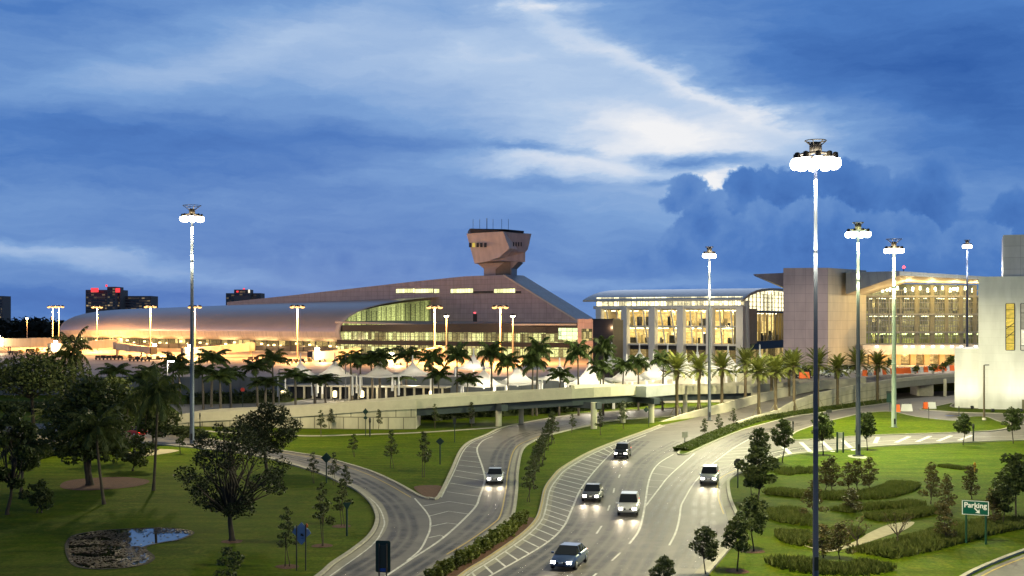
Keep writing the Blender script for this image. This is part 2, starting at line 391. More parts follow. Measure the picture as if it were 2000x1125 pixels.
# ---------------------------------------------------------------- ground
def grassmat(name, c1, c2, c3):
    m, nt, out = nodes_of(name)
    p = N(nt, 'ShaderNodeBsdfPrincipled', i_Roughness=.85); nt.links.new(p.outputs[0], out.inputs[0]); p.inputs['Specular IOR Level'].default_value = .03
    geo = N(nt, 'ShaderNodeNewGeometry').outputs['Position']
    a = noise(nt, geo, .09, 4); b = noise(nt, geo, .8, 5, .65); c = noise(nt, geo, 3.2, 5, .75)
    col = mixc(nt, smap(nt, a, .35, .65), c1, c2)
    col = mixc(nt, smap(nt, b, .42, .70, 0, .8), col, c3)
    mp = N(nt, 'ShaderNodeMapping'); mp.inputs['Scale'].default_value = (.10, .55, 1); mp.inputs['Rotation'].default_value = (0, 0, .12); nt.links.new(geo, mp.inputs[0])
    col = mixc(nt, 1., col, smap(nt, noise(nt, mp.outputs[0], 1., 5, .6), .32, .66, .72, 1.15, False), 'MULTIPLY')
    col = mixc(nt, smap(nt, noise(nt, geo, .33, 6, .7), .60, .72, 0, .55), col, (.035, .05, .006, 1))
    col = mixc(nt, 1., col, smap(nt, c, .25, .75, .5, 1.45, False), 'MULTIPLY')
    nt.links.new(col, p.inputs['Base Color'])
    bp = N(nt, 'ShaderNodeBump', i_Strength=.5, i_Distance=.06); nt.links.new(c, bp.inputs['Height']); nt.links.new(bp.outputs[0], p.inputs['Normal'])
    MATS[name] = m; return m
grass = grassmat('lawn', (.046, .082, .003, 1), (.066, .104, .003, 1), (.098, .112, .008, 1))
def roadmat(name, base, tyre=.12):
    m, nt, out = nodes_of(name)
    p = N(nt, 'ShaderNodeBsdfPrincipled', i_Roughness=.62); nt.links.new(p.outputs[0], out.inputs[0]); p.inputs['Specular IOR Level'].default_value = .35
    geo = N(nt, 'ShaderNodeNewGeometry').outputs['Position']
    a = noise(nt, geo, .07, 5, .6, 1.); b = noise(nt, geo, .45, 5, .65); c = noise(nt, geo, 9., 3, .7)
    k = smap(nt, a, .3, .7, .68, 1.22, False)
    k = mth(nt, 'MULTIPLY', k, smap(nt, b, .3, .75, .78, 1.16, False)); k = mth(nt, 'MULTIPLY', k, smap(nt, c, .2, .8, .86, 1.14, False))
    v = N(nt, 'ShaderNodeTexVoronoi', feature='DISTANCE_TO_EDGE', i_Scale=.16); nt.links.new(geo, v.inputs[0])
    k = mth(nt, 'MULTIPLY', k, smap(nt, v.outputs[0], 0, .018, .78, 1.))
    s = N(nt, 'ShaderNodeVectorMath', operation='SCALE'); s.inputs[0].default_value = base; nt.links.new(k, s.inputs['Scale'])
    nt.links.new(s.outputs[0], p.inputs['Base Color'])
    bp = N(nt, 'ShaderNodeBump', i_Strength=.25, i_Distance=.02); nt.links.new(c, bp.inputs['Height']); nt.links.new(bp.outputs[0], p.inputs['Normal'])
    MATS[name] = m; return m
asphalt = roadmat('asphalt', (.128, .116, .106)); apron_m = roadmat('apron_concrete', (.34, .30, .27))
kerb_m = surf('kerb_concrete', (.33, .31, .26), .8, var=.2, scale=1.5)
white_p = surf('road_paint_white', (.52, .51, .48), .6, var=.45, scale=1.2); yellow_p = surf('road_paint_yellow', (.42, .30, .05), .6, var=.2, scale=2.)
cream = surf('cream_concrete', (.50, .465, .355), .75, var=.12, scale=.8, bump=.1)
mulch = surf('red_mulch', (.085, .035, .02), .95, var=.35, scale=2., bump=.6); sand = surf('pale_sand', (.34, .30, .2), .95, var=.2, scale=2.)
# the land: one sheet to the horizon
g = MB()
xs = [-9000, -1500, -500, -200, -60, 0, 60, 200, 500, 1500, 9000]; ys = [-200, 20, 60, 120, 200, 300, 500, 900, 2000, 12000]
g.quads([[(x, y, 0) for x in xs] for y in ys], 0, False)
gr = struct(g.build('ground', grass))
# shapes of the roads, read off the photo as lines on the ground
loop_in = [(560, 1170), (625, 1124), (650, 1102), (687, 1077), (720, 1050), (735, 1025), (735, 1003), (720, 977), (692, 955), (662, 942), (630, 927), (575, 910), (510, 893), (420, 880), (300, 868), (150, 858), (-60, 850)]
loop_out = [(-60, 826), (150, 832), (300, 844), (400, 857), (480, 870), (580, 886), (625, 893), (667, 904), (725, 922), (775, 945), (822, 971)]
isl_r = [(857, 971), (882, 920), (899, 882), (917, 864), (950, 850), (975, 838), (1010, 829), (1060, 820), (1110, 812), (1200, 804), (1330, 797)]
und_r = [(1330, 812), (1200, 822), (1150, 832), (1075, 850), (1035, 866), (1019, 882), (1011, 920), (1009, 957), (1002, 1005), (987, 1025), (940, 1060), (900, 1085), (842, 1122), (780, 1170)]
main_l = [(850, 1170), (907, 1122), (950, 1095), (987, 1070), (1025, 1042), (1048, 1017), (1057, 993), (1065, 957), (1080, 934), (1100, 914), (1150, 885), (1200, 864), (1250, 846), (1290, 831)]
low_r = [(2080, 856), (2000, 860), (1875, 865), (1725, 872), (1612, 882), (1550, 888), (1500, 901), (1450, 922), (1427, 935), (1422, 946), (1426, 975), (1438, 1005), (1443, 1030), (1428, 1065), (1382, 1120), (1340, 1170)]
def catpx(pts, k=5): return [G(x, y) for x, y in pts] if k == 0 else GL(pts, 0, k)
up = lambda L, z: [Vector((p[0], p[1], z)) for p in L]
rd = MB(); rd.fill(up(catpx(loop_in)+catpx(loop_out)+catpx(isl_r)+catpx(und_r), .02)); struct(rd.build('loop_road', asphalt))
rd = MB(); rd.fill(up(catpx(main_l)+[G(1440, 800), G(1600, 782), G(1740, 768), G(1870, 763), G(1990, 770), G(2080, 790)]+catpx(low_r), .02)); struct(rd.build('main_road', asphalt))
rd = MB(); rd.fill([G(1880, 1135, .02), G(1940, 1106, .02), G(2000, 1082, .02), G(2120, 1040, .02), G(2200, 1135, .02)]); struct(rd.build('side_road', asphalt))
# kerbs
kb = MB()
for L in (loop_in, loop_out+[(840, 974)], [(840, 974)]+isl_r, und_r, main_l, low_r, [(1850, 1150), (1890, 1123), (1940, 1100), (2000, 1077), (2120, 1036)]):
    kb.ribbon(catpx(L), .32, .0, 0, .16)
struct(kb.build('kerb', kerb_m))
gut = MB()                                                     # pale gutter strip on the road side of the kerbs
for L, w in ((loop_in, -.62), (main_l, -.55), (und_r[4:], -.5), (low_r[6:], -.5)):
    gut.ribbon(offset(catpx(L), w), .7, .026)
struct(gut.build('gutter', surf('gutter_concrete', (.25, .235, .2), .8, var=.2, scale=1.2)))
# raised grass islands
def island(name, pts, z=.14, k=4, kerb=True, mat=grass):
    L = GL(pts, 0, k, True)
    m = MB(); m.fill(up(L, z)); n = len(L)
    for i in range(n):
        a, b = L[i], L[(i+1) % n]
        m.poly([Vector((a.x, a.y, 0)), Vector((b.x, b.y, 0)), Vector((b.x, b.y, z)), Vector((a.x, a.y, z))], 0)
    if kerb: m.ribbon(L+[L[0]], .3, .0, 1, z+.02)
    return struct(m.build(name, [mat, kerb_m]))
island('grass_island', [(1550, 860), (1553, 846), (1600, 829), (1650, 816), (1690, 808), (1740, 805), (1790, 815), (1850, 822), (1875, 822), (1890, 816), (1925, 815), (1950, 824), (1975, 831), (1950, 841), (1862, 846), (1712, 851), (1600, 858)])
island('grass_verge', [(1797, 800), (1830, 803), (1870, 806), (1940, 808), (2060, 810), (2060, 800), (1960, 801), (1862, 797), (1862, 788), (1830, 794)])
island('planted_strip', [(1325, 887), (1332, 877), (1355, 861), (1400, 842), (1450, 824), (1487, 817), (1540, 809), (1600, 799), (1680, 789), (1740, 782), (1738, 787), (1675, 796), (1600, 807), (1550, 814), (1500, 827), (1450, 841), (1400, 861), (1350, 884), (1335, 889)])
# painted lines
pt = MB(); py_ = MB()
def line(pts, w=.16, k=5, m=None, z=.034): (m or pt).ribbon(GL(pts, 0, k), w, z)
line([(810, 974), (837, 1007), (840, 1032), (833, 1052), (820, 1075), (795, 1096)]); line([(700, 957), (735, 985), (750, 1015), (747, 1035), (725, 1067), (650, 1122), (600, 1160)], .12)
line([(962, 853), (945, 860), (935, 870), (932, 882), (942, 912), (947, 937), (937, 970), (925, 995), (867, 1050), (800, 1095), (740, 1135)], .2)
line(list(map(lambda p: (p[0]+5, p[1]+1), isl_r[:6])), .14)
for a in (((904, 882), (932, 884)), ((902, 891), (936, 893)), ((898, 899), (939, 904)), ((895, 909), (942, 914)), ((890, 919), (946, 928)), ((885, 930), (947, 940)), ((879, 944), (941, 954)), ((873, 961), (937, 970)),
          ((826, 989), (877, 980), (930, 988)), ((837, 1009), (876, 999), (917, 1005)), ((840, 1029), (873, 1022), (896, 1025)), ((837, 1051), (860, 1046), (867, 1049)), ((908, 872), (933, 875)), ((916, 866), (938, 867))):
    line(a, .17, 1)
mh = [(1262, 850), (1212, 872), (1175, 905), (1137, 952), (1117, 995), (1100, 1030), (1062, 1065), (960, 1124), (905, 1155)]
line(mh, .18)
ML = GL([(p[0]+8, p[1]+1) for p in main_l], 0, 8); line([(p[0]+9, p[1]+1) for p in main_l], .14)
HL = GL(mh, 0, 12)
def near_on(Ln, d):
    for a, b in zip(Ln, Ln[1:]):
        if min(a.y, b.y) <= d <= max(a.y, b.y): return a.lerp(b, (d-a.y)/((b.y-a.y) or 1))
d = 79.
while d < 178:
    a = near_on(ML, d); b = near_on(HL, d-(.05*d-1.2 if d < 130 else 5.3))
    if a and b: pt.ribbon([a, b], .17, .034)
    d += 2.55 if d < 110 else 3.1
line([(1315, 888), (1290, 903), (1275, 920), (1266, 945), (1260, 985), (1254, 1017), (1246, 1040), (1229, 1063)], .18)
line([(1357, 886), (1310, 927), (1287, 955), (1261, 989)], .18)
for a in (((1286, 910), (1317, 916)), ((1275, 925), (1305, 929)), ((1269, 938), (1297, 940)), ((1266, 951), (1285, 952)), ((1264, 966), (1273, 967))): line(a, .16, 1)
line([(1540, 838), (1480, 852), (1442, 870), (1410, 892), (1382, 915), (1355, 945), (1337, 975), (1330, 990), (1327, 1012), (1320, 1040), (1307, 1066)], .17)
for y in (876, 882, 888, 895, 902, 910): line([(1442-(y-870)*1.4, y), (1486-(y-870)*1.3, y-3)], .15, 1)
for x0, y0, x1, y1 in ((1211, 927, 1208, 934), (1200, 954, 1198, 963), (1191, 987, 1187, 998), (1175, 1028, 1165, 1043), (1132, 1079, 1113, 1094), (1212, 1080, 1195, 1096), (1297, 1085, 1284, 1101), (1165, 1121, 1140, 1142)): line([(x0, y0), (x1, y1)], .16, 1)
for i in range(9):                                             # wide diagonal bars on the cross road
    x = 1545+i*41; line([(x, 888-i*2.6 if x < 1700 else 866-(i-4)*1.4), (x+(-22 if i < 4 else 6 if i == 4 else 26), (866-i*1.8) if x < 1700 else 854-(i-4)*.9)], .6, 1)
line([(1490, 890), (1550, 877), (1612, 870), (1725, 862), (1875, 855), (2060, 850)], .14)
for L in ([(p[0]+12, p[1]) for p in low_r[6:]],): pass
py_.ribbon(offset(catpx(low_r[6:12]), -1.1), .13, .034); py_.ribbon(offset(catpx(und_r[3:12]), -1.1), .13, .034); py_.ribbon(offset(catpx(loop_out[4:]), -1.0), .12, .034)
py_.ribbon(GL([(1905, 1133), (1945, 1112), (2000, 1090), (2100, 1050)]), .13, .034); py_.ribbon(catpx(main_l), .10, .172)
pt.build('road_markings', white_p)['kind'] = 'structure'; py_.build('yellow_edge_lines', yellow_p)['kind'] = 'structure'
# worn wheel paths and oil streaks in the lanes
wm_, nt, out = nodes_of('wheel_wear')
uvn = N(nt, 'ShaderNodeUVMap').outputs[0]; sv = N(nt, 'ShaderNodeSeparateXYZ'); nt.links.new(uvn, sv.inputs[0])
gp_ = N(nt, 'ShaderNodeNewGeometry').outputs['Position']
across = mth(nt, 'SUBTRACT', 1., mth(nt, 'ABSOLUTE', mth(nt, 'SUBTRACT', mth(nt, 'MULTIPLY', sv.outputs[1], 2/.9), 1.)))
al = mth(nt, 'MULTIPLY', smap(nt, across, 0, .8), smap(nt, noise(nt, gp_, .35, 6, .65), .3, .68, .08, .55))
df = N(nt, 'ShaderNodeBsdfPrincipled', i_Roughness=.5); df.inputs['Base Color'].default_value = (.045, .042, .04, 1); tr_ = N(nt, 'ShaderNodeBsdfTransparent'); mx_ = N(nt, 'ShaderNodeMixShader')
nt.links.new(al, mx_.inputs[0]); nt.links.new(tr_.outputs[0], mx_.inputs[1]); nt.links.new(df.outputs[0], mx_.inputs[2]); nt.links.new(mx_.outputs[0], out.inputs[0])
wr = MB()
for lane in ([(1255, 862), (1225, 886), (1195, 916), (1168, 955), (1150, 995), (1130, 1030), (1090, 1070), (1020, 1120), (980, 1145)], [(1330, 862), (1280, 888), (1247, 920), (1230, 960), (1222, 1000), (1205, 1045), (1165, 1090), (1110, 1140)],
             [(1600, 822), (1480, 845), (1420, 872), (1370, 905), (1325, 950), (1295, 1000), (1270, 1050), (1235, 1110), (1215, 1150)], [(1700, 862), (1560, 876), (1470, 898), (1415, 922), (1380, 965), (1375, 1010), (1365, 1050), (1335, 1110)],
             [(1150, 824), (1050, 843), (1002, 860), (978, 890), (975, 940), (968, 990), (930, 1035), (860, 1085), (790, 1130)], [(150, 843), (300, 855), (400, 863), (520, 884), (620, 906), (700, 938), (765, 980), (790, 1030), (770, 1070), (710, 1110), (640, 1150)]):
    L = GL(lane)
    for o_ in (-.85, .85, 0.): wr.ribbon(offset(L, o_), .9, .028+.001*(o_+1))
struct(wr.build('wheel_paths', wm_))
# apron, footpath, mulch beds, sand
ap = MB(); ap.fill([Vector((-420, 286, .03)), Vector((-10, 292, .03)), Vector((60, 300, .03)), Vector((60, 660, .03)), Vector((-420, 1000, .03)), Vector((-900, 1000, .03)), Vector((-900, 286, .03))]); struct(ap.build('apron', apron_m))
pv = MB(); pv.fill([G(380, 829, .025), G(700, 825, .025), G(900, 815, .025), G(1010, 796, .025), G(1150, 790, .025), G(1500, 768, .025), G(1700, 700, .02), G(1100, 690, .02), G(560, 786, .025), G(330, 790, .025)]); struct(pv.build('plaza_pavement', surf('paving', (.2, .19, .17), .8, var=.2)))
fp = MB(); fp.ribbon(GL([(330, 838), (570, 851), (700, 849), (800, 846), (900, 840), (972, 835)]), 1.5, .03); struct(fp.build('footpath', kerb_m))
def patch(name, pts, mat, z=.03, h=.0):
    m = MB(); m.fill(up(GL(pts, 0, 5, True), z)); return struct(m.build(name, mat))
patch('mulch_bed', [(118, 952), (130, 940), (180, 934), (240, 932), (285, 937), (290, 943), (262, 951), (200, 957), (150, 958)], mulch)
patch('mulch_bed', [(810, 951), (861, 950), (860, 968), (838, 972), (822, 966)], mulch, .06)
patch('sand_path', [(40, 872), (70, 850), (110, 850), (140, 868), (110, 878), (60, 880)], sand); patch('sand_path', [(235, 888), (300, 878), (350, 880), (310, 888), (250, 894)], sand)
patch('dry_bed', [(1552, 1058), (1600, 1072), (1660, 1062), (1700, 1040), (1740, 1024), (1785, 1020), (1770, 1034), (1740, 1044), (1700, 1058), (1660, 1070), (1610, 1078)], sand)
# ---------------------------------------------------------------- concourse with its long rounded roof
dark_m = surf('dark_metal', (.03, .032, .036), .5, .3); grey_metal = surf('grey_metal', (.24, .25, .27), .4, .6)
steel = surf('brushed_steel_roof', (.50, .42, .38), .30, .45, var=.08, scale=.05)
soffit_m = surf('pale_soffit', (.52, .47, .4), .6, var=.06)
taupe = panel('taupe_cladding', (.335, .29, .30), 5., 2.6, .16, .6, var=.06, jcol=.6)
blue_roof = panel('blue_standing_seam', (.40, .48, .56), 1.2, 200., .1, .35, .4, var=.05, jcol=.7)
amber = (1., .56, .2, 1); warm = (1., .78, .42, 1); green_w = (.86, .95, .35, 1)
AX = Vector((-208, 176, 0)).normalized(); NI = Vector((.647, .762, 0)).normalized()
NR, NL = Vector((-93, 646, 0)), Vector((-303, 824, 0))
prof = [(3.6, 5.9, 5.9), (1.6, 6.7, 6.6), (.4, 8.6, 8.3), (0, 11.2, 10.6), (.5, 13.6, 12.8), (2.2, 16.2, 15.2), (5.4, 18.9, 17.6), (10, 21.4, 19.8), (17, 23.9, 21.8), (26, 26., 23.4), (38, 27.9, 24.5), (50, 29.3, 25.1), (61, 30.2, 25.5)]
def shell_pt(k, t, extra=0.):                                  # k: profile station, t: 0 right end .. 1 left end
    u, zr, zl = prof[k]
    sl = (AX*-1)*(u*.26)*(1-t)+AX*(-u*.25)*t                   # both ends are cut on the slant
    p = NR.lerp(NL, t)+sl+NI*u
    if extra: p = p+(NI*.6+Vector((0, 0, -1)))*extra if k > 4 else p+NI*extra
    return Vector((p.x, p.y, zr+(zl-zr)*t))
conc = thing('concourse', (NR.x, NR.y, 0), 'long low concourse with a rounded steel roof whose open end shows lit green glass', 'concourse building')
m = MB(); m.quads([[shell_pt(k, i/24) for k in range(3, len(prof))] for i in range(25)], 0)
m.build('roof', steel, conc, True)
m = MB(); m.quads([[shell_pt(k, i/24) for k in range(4)] for i in range(25)], 0); m.build('nose_panels', panel('nose_cladding', (.56, .50, .44), 1., 1., .02, .5, .0, var=.03), conc, True)
for t0, t1 in ((0., -.011), (1., 1.004)):                      # thick pale edge round the open end, and the far end
    m = MB()
    m.quads([[shell_pt(k, t0), shell_pt(k, t1)] for k in range(len(prof))], 0)
    m.quads([[shell_pt(k, t1), shell_pt(k, t1, 1.0)] for k in range(len(prof))], 0)
    m.quads([[shell_pt(k, t1, 1.0), shell_pt(k, t0, 1.0)] for k in range(len(prof))], 0)
    m.build('roof_edge', soffit_m, conc, True)
m = MB()                                                       # smooth underside strip below the nose
m.quads([[NR.lerp(NL, i/12)+NI*3.5+Vector((0, 0, 5.85)) for i in range(13)], [NR.lerp(NL, i/12)+NI*9+Vector((0, 0, 5.6)) for i in range(13)]], 0)
m.build('underside', soffit_m, conc, True)
gl_low = litglass('ground_floor_glass', (1., .74, .25, 1), 1.5, 5.2, 3., lo=.08, power=2.8, mull=.25, detail=.8)
gl_con = litglass('concourse_glass', (.9, .95, .36, 1), 1.6, 2.4, 3.6, lo=.14, power=1.5, mull=.18, detail=.7, col2=(1., .8, .3, 1))
gl_dim = litglass('concourse_glass_dim', (.78, .9, .34, 1), .8, 2.2, 12., lo=.2, power=1.2, mull=.2, detail=.75)
gl_bright = litglass('bright_green_window', (.85, 1., .5, 1), 1.9, 3., 2., lo=.5, power=1., mull=.15, detail=.4)
FN = Frame(NR+NI*5, NL+NI*5, True)
m = MB(); FN.quad(m, -4, FN.L-6, 0, 2.6, 0, 1); FN.quad(m, -4, FN.L-6, 2.6, 6.0, 0, 0); FN.box(m, -4, FN.L-6, 2.5, 2.9, -.2, .25, 1)
for i in range(26): FN.box(m, i*10.5, i*10.5+.9, 0, 5.9, 0, .3, 1)
m.build('ground_floor', [gl_low, dark_m], conc, True)
for i, f_ in enumerate((.03, .09, .13, .2, .24, .33, .36, .45, .52, .60, .66, .73, .79, .86, .93)):
    m = MB(); m.box(FN.p(FN.L*f_, 3.4+(i%3)*.5, 1.2), (1.3, .9, .9), 0); m.build('door_lamp', glow('door_lamp', (1, .72, .28, 1), 6), conc, True); lamp('door_light', FN.p(FN.L*f_, 3., 3.5), 1500, (1, .62, .25), .4)
# right-hand glazed front: lower roof, dark bands and lit strips
A0 = NR+NI*1.5; B0 = Vector((X(1131, 560), 560, 0)); C0 = Vector((X(868, 592), 592, 0))
FR = Frame((A0.x, A0.y), (B0.x, B0.y))
ztop = lambda u: 13.6+(16.1-13.6)*u/FR.L
m = MB()
FR.quad(m, 0, FR.L, 0, 4.6, 0, 0); FR.quad(m, 0, FR.L, 6.9, 11.2, 0, 1)
FR.box(m, 0, FR.L, 4.6, 6.9, -.3, .35, 2); FR.box(m, 0, FR.L, 11.2, 14.2, -.3, .4, 2); FR.box(m, 0, FR.L, 8.9, 9.05, 0, .3, 2)
m.poly([FR.p(0, 14.2, .3), FR.p(FR.L, 14.2, .3), FR.p(FR.L, 16.2, .3), FR.p(0, 14.6, .3)], 2)
for i in range(44): FR.box(m, 2+i*3., 2.16+i*3., 0, 11.2, 0, .22, 2)
m.build('glazed_front', [gl_con, gl_con, surf('black_band', (.007, .007, .008), .35, .2)], conc, True)
m = MB(); FR.quad(m, FR.at(1092), FR.L, 8.4, 13.6, .5, 0); m.build('bright_window', gl_bright, conc, True)
m = MB()                                                       # curved lower canopy with its thin lip
edge = [W(655, 627.5, 648), W(700, 629, 640), W(760, 630.5, 632), W(830, 634, 618), W(900, 638, 604), W(970, 642.5, 590), W(1018, 646, 580)]
wl = [W(655, 626, 668), W(700, 626, 668), W(760, 626, 668), W(830, 627, 660), W(900, 627.5, 648), W(970, 628.5, 632), W(1040, 629, 616)]
E2 = smooth_line(edge, 4); W2 = smooth_line(wl, 4); dn = Vector((0, 0, -.9))
m.quads([W2, E2], 0); m.quads([E2, [p+dn for p in E2]], 1, False); m.quads([[p+dn for p in E2], [p+dn for p in W2]], 1)
m.poly([W(1000, 629, 620), W(1000, 632.5, 572), W(1131, 632.5, 560), W(1131, 628.5, 600)], 0)
m.poly([W(1000, 632.5, 572), W(1000, 635.5, 572), W(1131, 635.5, 560), W(1131, 632.5, 560)], 1)
m.build('canopy', [taupe, soffit_m], conc, True)
# the tall wedge-shaped wall behind, with its strip windows
WO = Vector((-55, 692, 0)); wa = AX*-1
def wp(t, z, n=0.): return WO+wa*t+NI*n+Vector((0, 0, z))
wtop = [(-172, 29.), (-110, 32.4), (-60, 35.4), (-2, 38.9), (38, 41.0), (66.6, 41.2)]
m = MB()
for (t0, z0), (t1, z1) in zip(wtop, wtop[1:]):
    m.poly([wp(t0, 10), wp(t1, 10), wp(t1, z1), wp(t0, z0)], 0, [(t0, 10), (t1, 10), (t1, z1), (t0, z0)])
    m.poly([wp(t0, z0), wp(t1, z1), wp(t1, z1, 15), wp(t0, z0, 15)], 1)
m.poly([wp(66.6, 10), wp(116, 10), wp(116, 16.6), wp(66.6, 41.2)], 0, [(66, 10), (116, 10), (116, 16.6), (66, 41.2)])
m.poly([wp(116, 0), wp(116, 16.6), wp(116, 16.6, 15), wp(116, 0, 15)], 0)
m.poly([wp(-172, 10, 15), wp(66.6, 10, 15), wp(66.6, 41.2, 15), wp(-2, 38.9, 15), wp(-172, 29, 15)], 0)
m.build('wedge_wall', [taupe, grey_metal], conc, True)
m = MB(); m.poly([wp(66.6, 41.25), wp(116.5, 16.6), wp(116.5, 16.6, 16), wp(66.6, 41.25, 16)], 0)
m.build('sloping_roof', blue_roof, conc, True)
m = MB(); m.poly([wp(66.2, 41.4, -.25), wp(117, 16.4, -.25), wp(117, 15.7, -.25), wp(66.2, 40.6, -.25)], 0); m.poly([wp(66.2, 41.4, -.25), wp(117, 16.4, -.25), wp(117, 16.5, .3), wp(66.2, 41.5, .3)], 0)
m.build('verge_trim', soffit_m, conc, True)
FW = Frame((WO+wa*-100), (WO+wa*116))
strip_g = litglass('strip_window_glass', (.95, .95, .42, 1), 2.2, 2.1, 6., lo=.5, power=.8, mull=.16, detail=.35)
for a, b, lit in ((774, 810, 1), (811, 846, 1), (848, 858, 1), (880, 924, 1), (924, 964, 0), (965, 1006, 1), (1007, 1018, 0)):
    m = MB(); u0, u1 = FW.at(a), FW.at(b); z0, z1 = FW.zat(u0, 572.3), FW.zat(u0, 564.6)
    if not lit: z1 = z0+1.0
    FW.quad(m, u0, u1, z0, z1, .12, 0); FW.box(m, u0, u1, z0-.3, z0, 0, .3, 1)
    m.build('strip_window', [strip_g if lit else dark_m, dark_m], conc, True)
m = MB(); FW.quad(m, FW.at(924), FW.at(932), 15.5, 20.5, .12, 0); m.build('roof_door', dark_m, conc, True)
m = MB(); m.box(wp(FW.at(928)-100, 21.2, -.4), (.9, .5, .6), 0); m.build('red_roof_lamp', glow('red_lamp', (1, .08, .1, 1), 4), conc, True)
# green glass seen in the open end of the roof
u_end = [shell_pt(k, 0.) for k in range(4, 13)]
m = MB()
GE = Frame((NR+NI*2.5+wa*-2), (WO+wa*14+NI*2))
tops = []
for p in u_end:
    d = p-GE.o; tops.append((max(0.6, d.dot(GE.u)-.5), p.z-1.7))
tops = [(0.4, 14.4)]+[q for q in tops if q[0] < GE.L]
m.poly([GE.p(tops[0][0], 14., -1)]+[GE.p(tops[-1][0], 14., -1)]+[GE.p(u, z, -1) for u, z in reversed(tops)], 0, [(tops[0][0], 0), (tops[-1][0], 0)]+[(u, z-14) for u, z in reversed(tops)])
for i in range(1, 20):
    u = i*GE.L/20; zt = max([z for uu, z in tops if uu <= u] or [14.6]); GE.box(m, u, u+.18, 14, zt, -1, -.6, 1)
m.build('end_glass', [litglass('end_wall_glass', (.80, .88, .28, 1), .8, 2.6, 40., lo=.28, power=1.2, detail=.75, vgrad=(0, 16, 1.5, .55)), dark_m], conc, True)
# ---------------------------------------------------------------- apron control tower
tw = thing('control_tower', W(970, 540, 662)*1.0, 'angular taupe apron control tower with a flared cab standing on the wedge roof', 'control tower')
tan = panel('tan_cladding', (.62, .52, .46), 40., 40., .02, .6, var=.03); tan_shade = panel('tan_cladding_shade', (.42, .35, .32), 40., 40., .02, .6, var=.03)  # darker copy of the tan: shade of the less lit faces put into colour
def solid(mb, front, back, m=0):                               # closed body between a front outline and a back outline
    n = len(front); mb.poly(front, m); mb.poly(list(reversed(back)), m)
    for i in range(n): mb.poly([front[i], back[i], back[(i+1) % n], front[(i+1) % n]], m)
m = MB()
fl = [W(927, 515, 661), W(950, 511, 657), W(975, 502.5, 652), W(995, 485, 648.5), W(982.5, 452, 648), W(911, 456, 661)]
solid(m, fl, [p+Vector((5, 9, 0)) for p in fl]); m.build('left_wing', tan, tw, True)
m = MB()
fr = [W(988, 490, 651.5), W(1025, 494, 660), W(1031, 487, 661), W(1038, 456.5, 662), W(983, 453, 648.6)]
solid(m, fr, [p+Vector((-9, 22, 0)) for p in fr]); m.build('right_wing', tan_shade, tw, True)
m = MB(); lw = [W(958, 509.5, 656), W(992, 489, 652), W(1026, 493, 660), W(1025.5, 511.5, 660)]
solid(m, lw, [p+Vector((-5, 16, 0)) for p in lw]); m.build('lower_cab', tan_shade, tw, True)
m = MB()
st = [W(945, 538, 664), W(999, 538, 660), W(999, 524, 660), W(1012, 511, 659), W(932, 514.5, 664), W(945, 525, 664)]
solid(m, st, [p+Vector((3, 14, 0)) for p in st]); m.build('stem', tan_shade, tw, True)
m = MB(); rc = [W(968, 537.5, 658.6), W(997, 537.5, 658.2), W(997, 512, 658.2), W(985, 512, 658.4), W(968, 526, 658.6)]
solid(m, rc, [p+Vector((0, 1, 0)) for p in rc]); m.build('stair_core', surf('dark_tan', (.2, .15, .1), .7), tw, True)
m = MB(); cp = [W(919, 455, 659), W(984, 451, 649), W(1023, 455, 657), W(1023.5, 451, 657), W(985, 447.5, 649), W(917.5, 446.5, 659)]
solid(m, cp, [p+Vector((-2, 24, 0)) for p in cp]); m.build('cap_roof', dark_m, tw, True)
ll, lr = W(911, 456, 661), W(982.5, 452, 648)
for px, lit in ((918.5, 0), (925, 1), (933, 0), (940, 0), (948, 0)):
    m = MB(); d = 661-(px-911)*13/71.5-.35
    m.poly([W(px-2.6, 483, d), W(px+2.6, 482.6, d-.9), W(px+2.6, 474, d-.9), W(px-2.6, 474.4, d)], 0); m.build('window', glow('tower_lit', (1, .75, .15, 1), .7) if lit else dark_m, tw, True)
for px in (1003, 1008, 1013, 1018):
    m = MB(); d = 648+(px-983)*14/55-.5
    m.poly([W(px-1.1, 481, d), W(px+1.1, 481.2, d+.3), W(px+1.1, 473, d+.3), W(px-1.1, 472.8, d)], 0); m.build('window', dark_m, tw, True)
for px in (924, 937, 951, 963, 980, 993):
    m = MB(); m.tube([W(px, 449, 662), W(px, 428 if px != 951 else 426, 662)], .14 if px != 951 else .26, 5); m.build('antenna', surf('antenna_blue', (.16, .32, .52), .5), tw, True)
# ---------------------------------------------------------------- blocks between concourse and departure hall
bk = thing('link_block', Vector((X(1145, 548), 548, 0)), 'pinkish stair block with lit windows at the foot of the blue sloping roof', 'building')
FL = Frame((X(1128, 552), 552), (X(1160, 546), 546))
m = MB(); FL.box(m, 0, FL.L, 0, FL.zat(0, 623), -12, 0, 0); m.build('wall', panel('pink_cladding', (.48, .34, .30), 4., 3.2, .1, .6), bk, True)
for a, b, y0, y1 in ((1136, 1157, 665, 642), (1136, 1157, 700, 676)):
    m = MB(); FL.quad(m, FL.at(a), FL.at(b), FL.zat(0, y0), FL.zat(0, y1), .1, 0); m.build('window', litglass('link_glass', (1., .8, .3, 1), 1.1, 1.6, 3., lo=.1, power=2., mull=.2), bk, True)
bb = thing('brown_block', Vector((X(1187, 348), 348, 0)), 'plain dark brown windowless block beside the pinkish stair block', 'building')
FB = Frame((X(1158, 348.5), 348.5), (X(1197, 346), 346)); FB2 = Frame((X(1197, 346), 346), (X(1217, 353), 353))
m = MB(); FB.box(m, 0, FB.L, 0, FB.zat(0, 625), -6, 0, 0); FB2.box(m, 0, FB2.L, 0, FB.zat(0, 625)-.02, -5, -.01, 1)
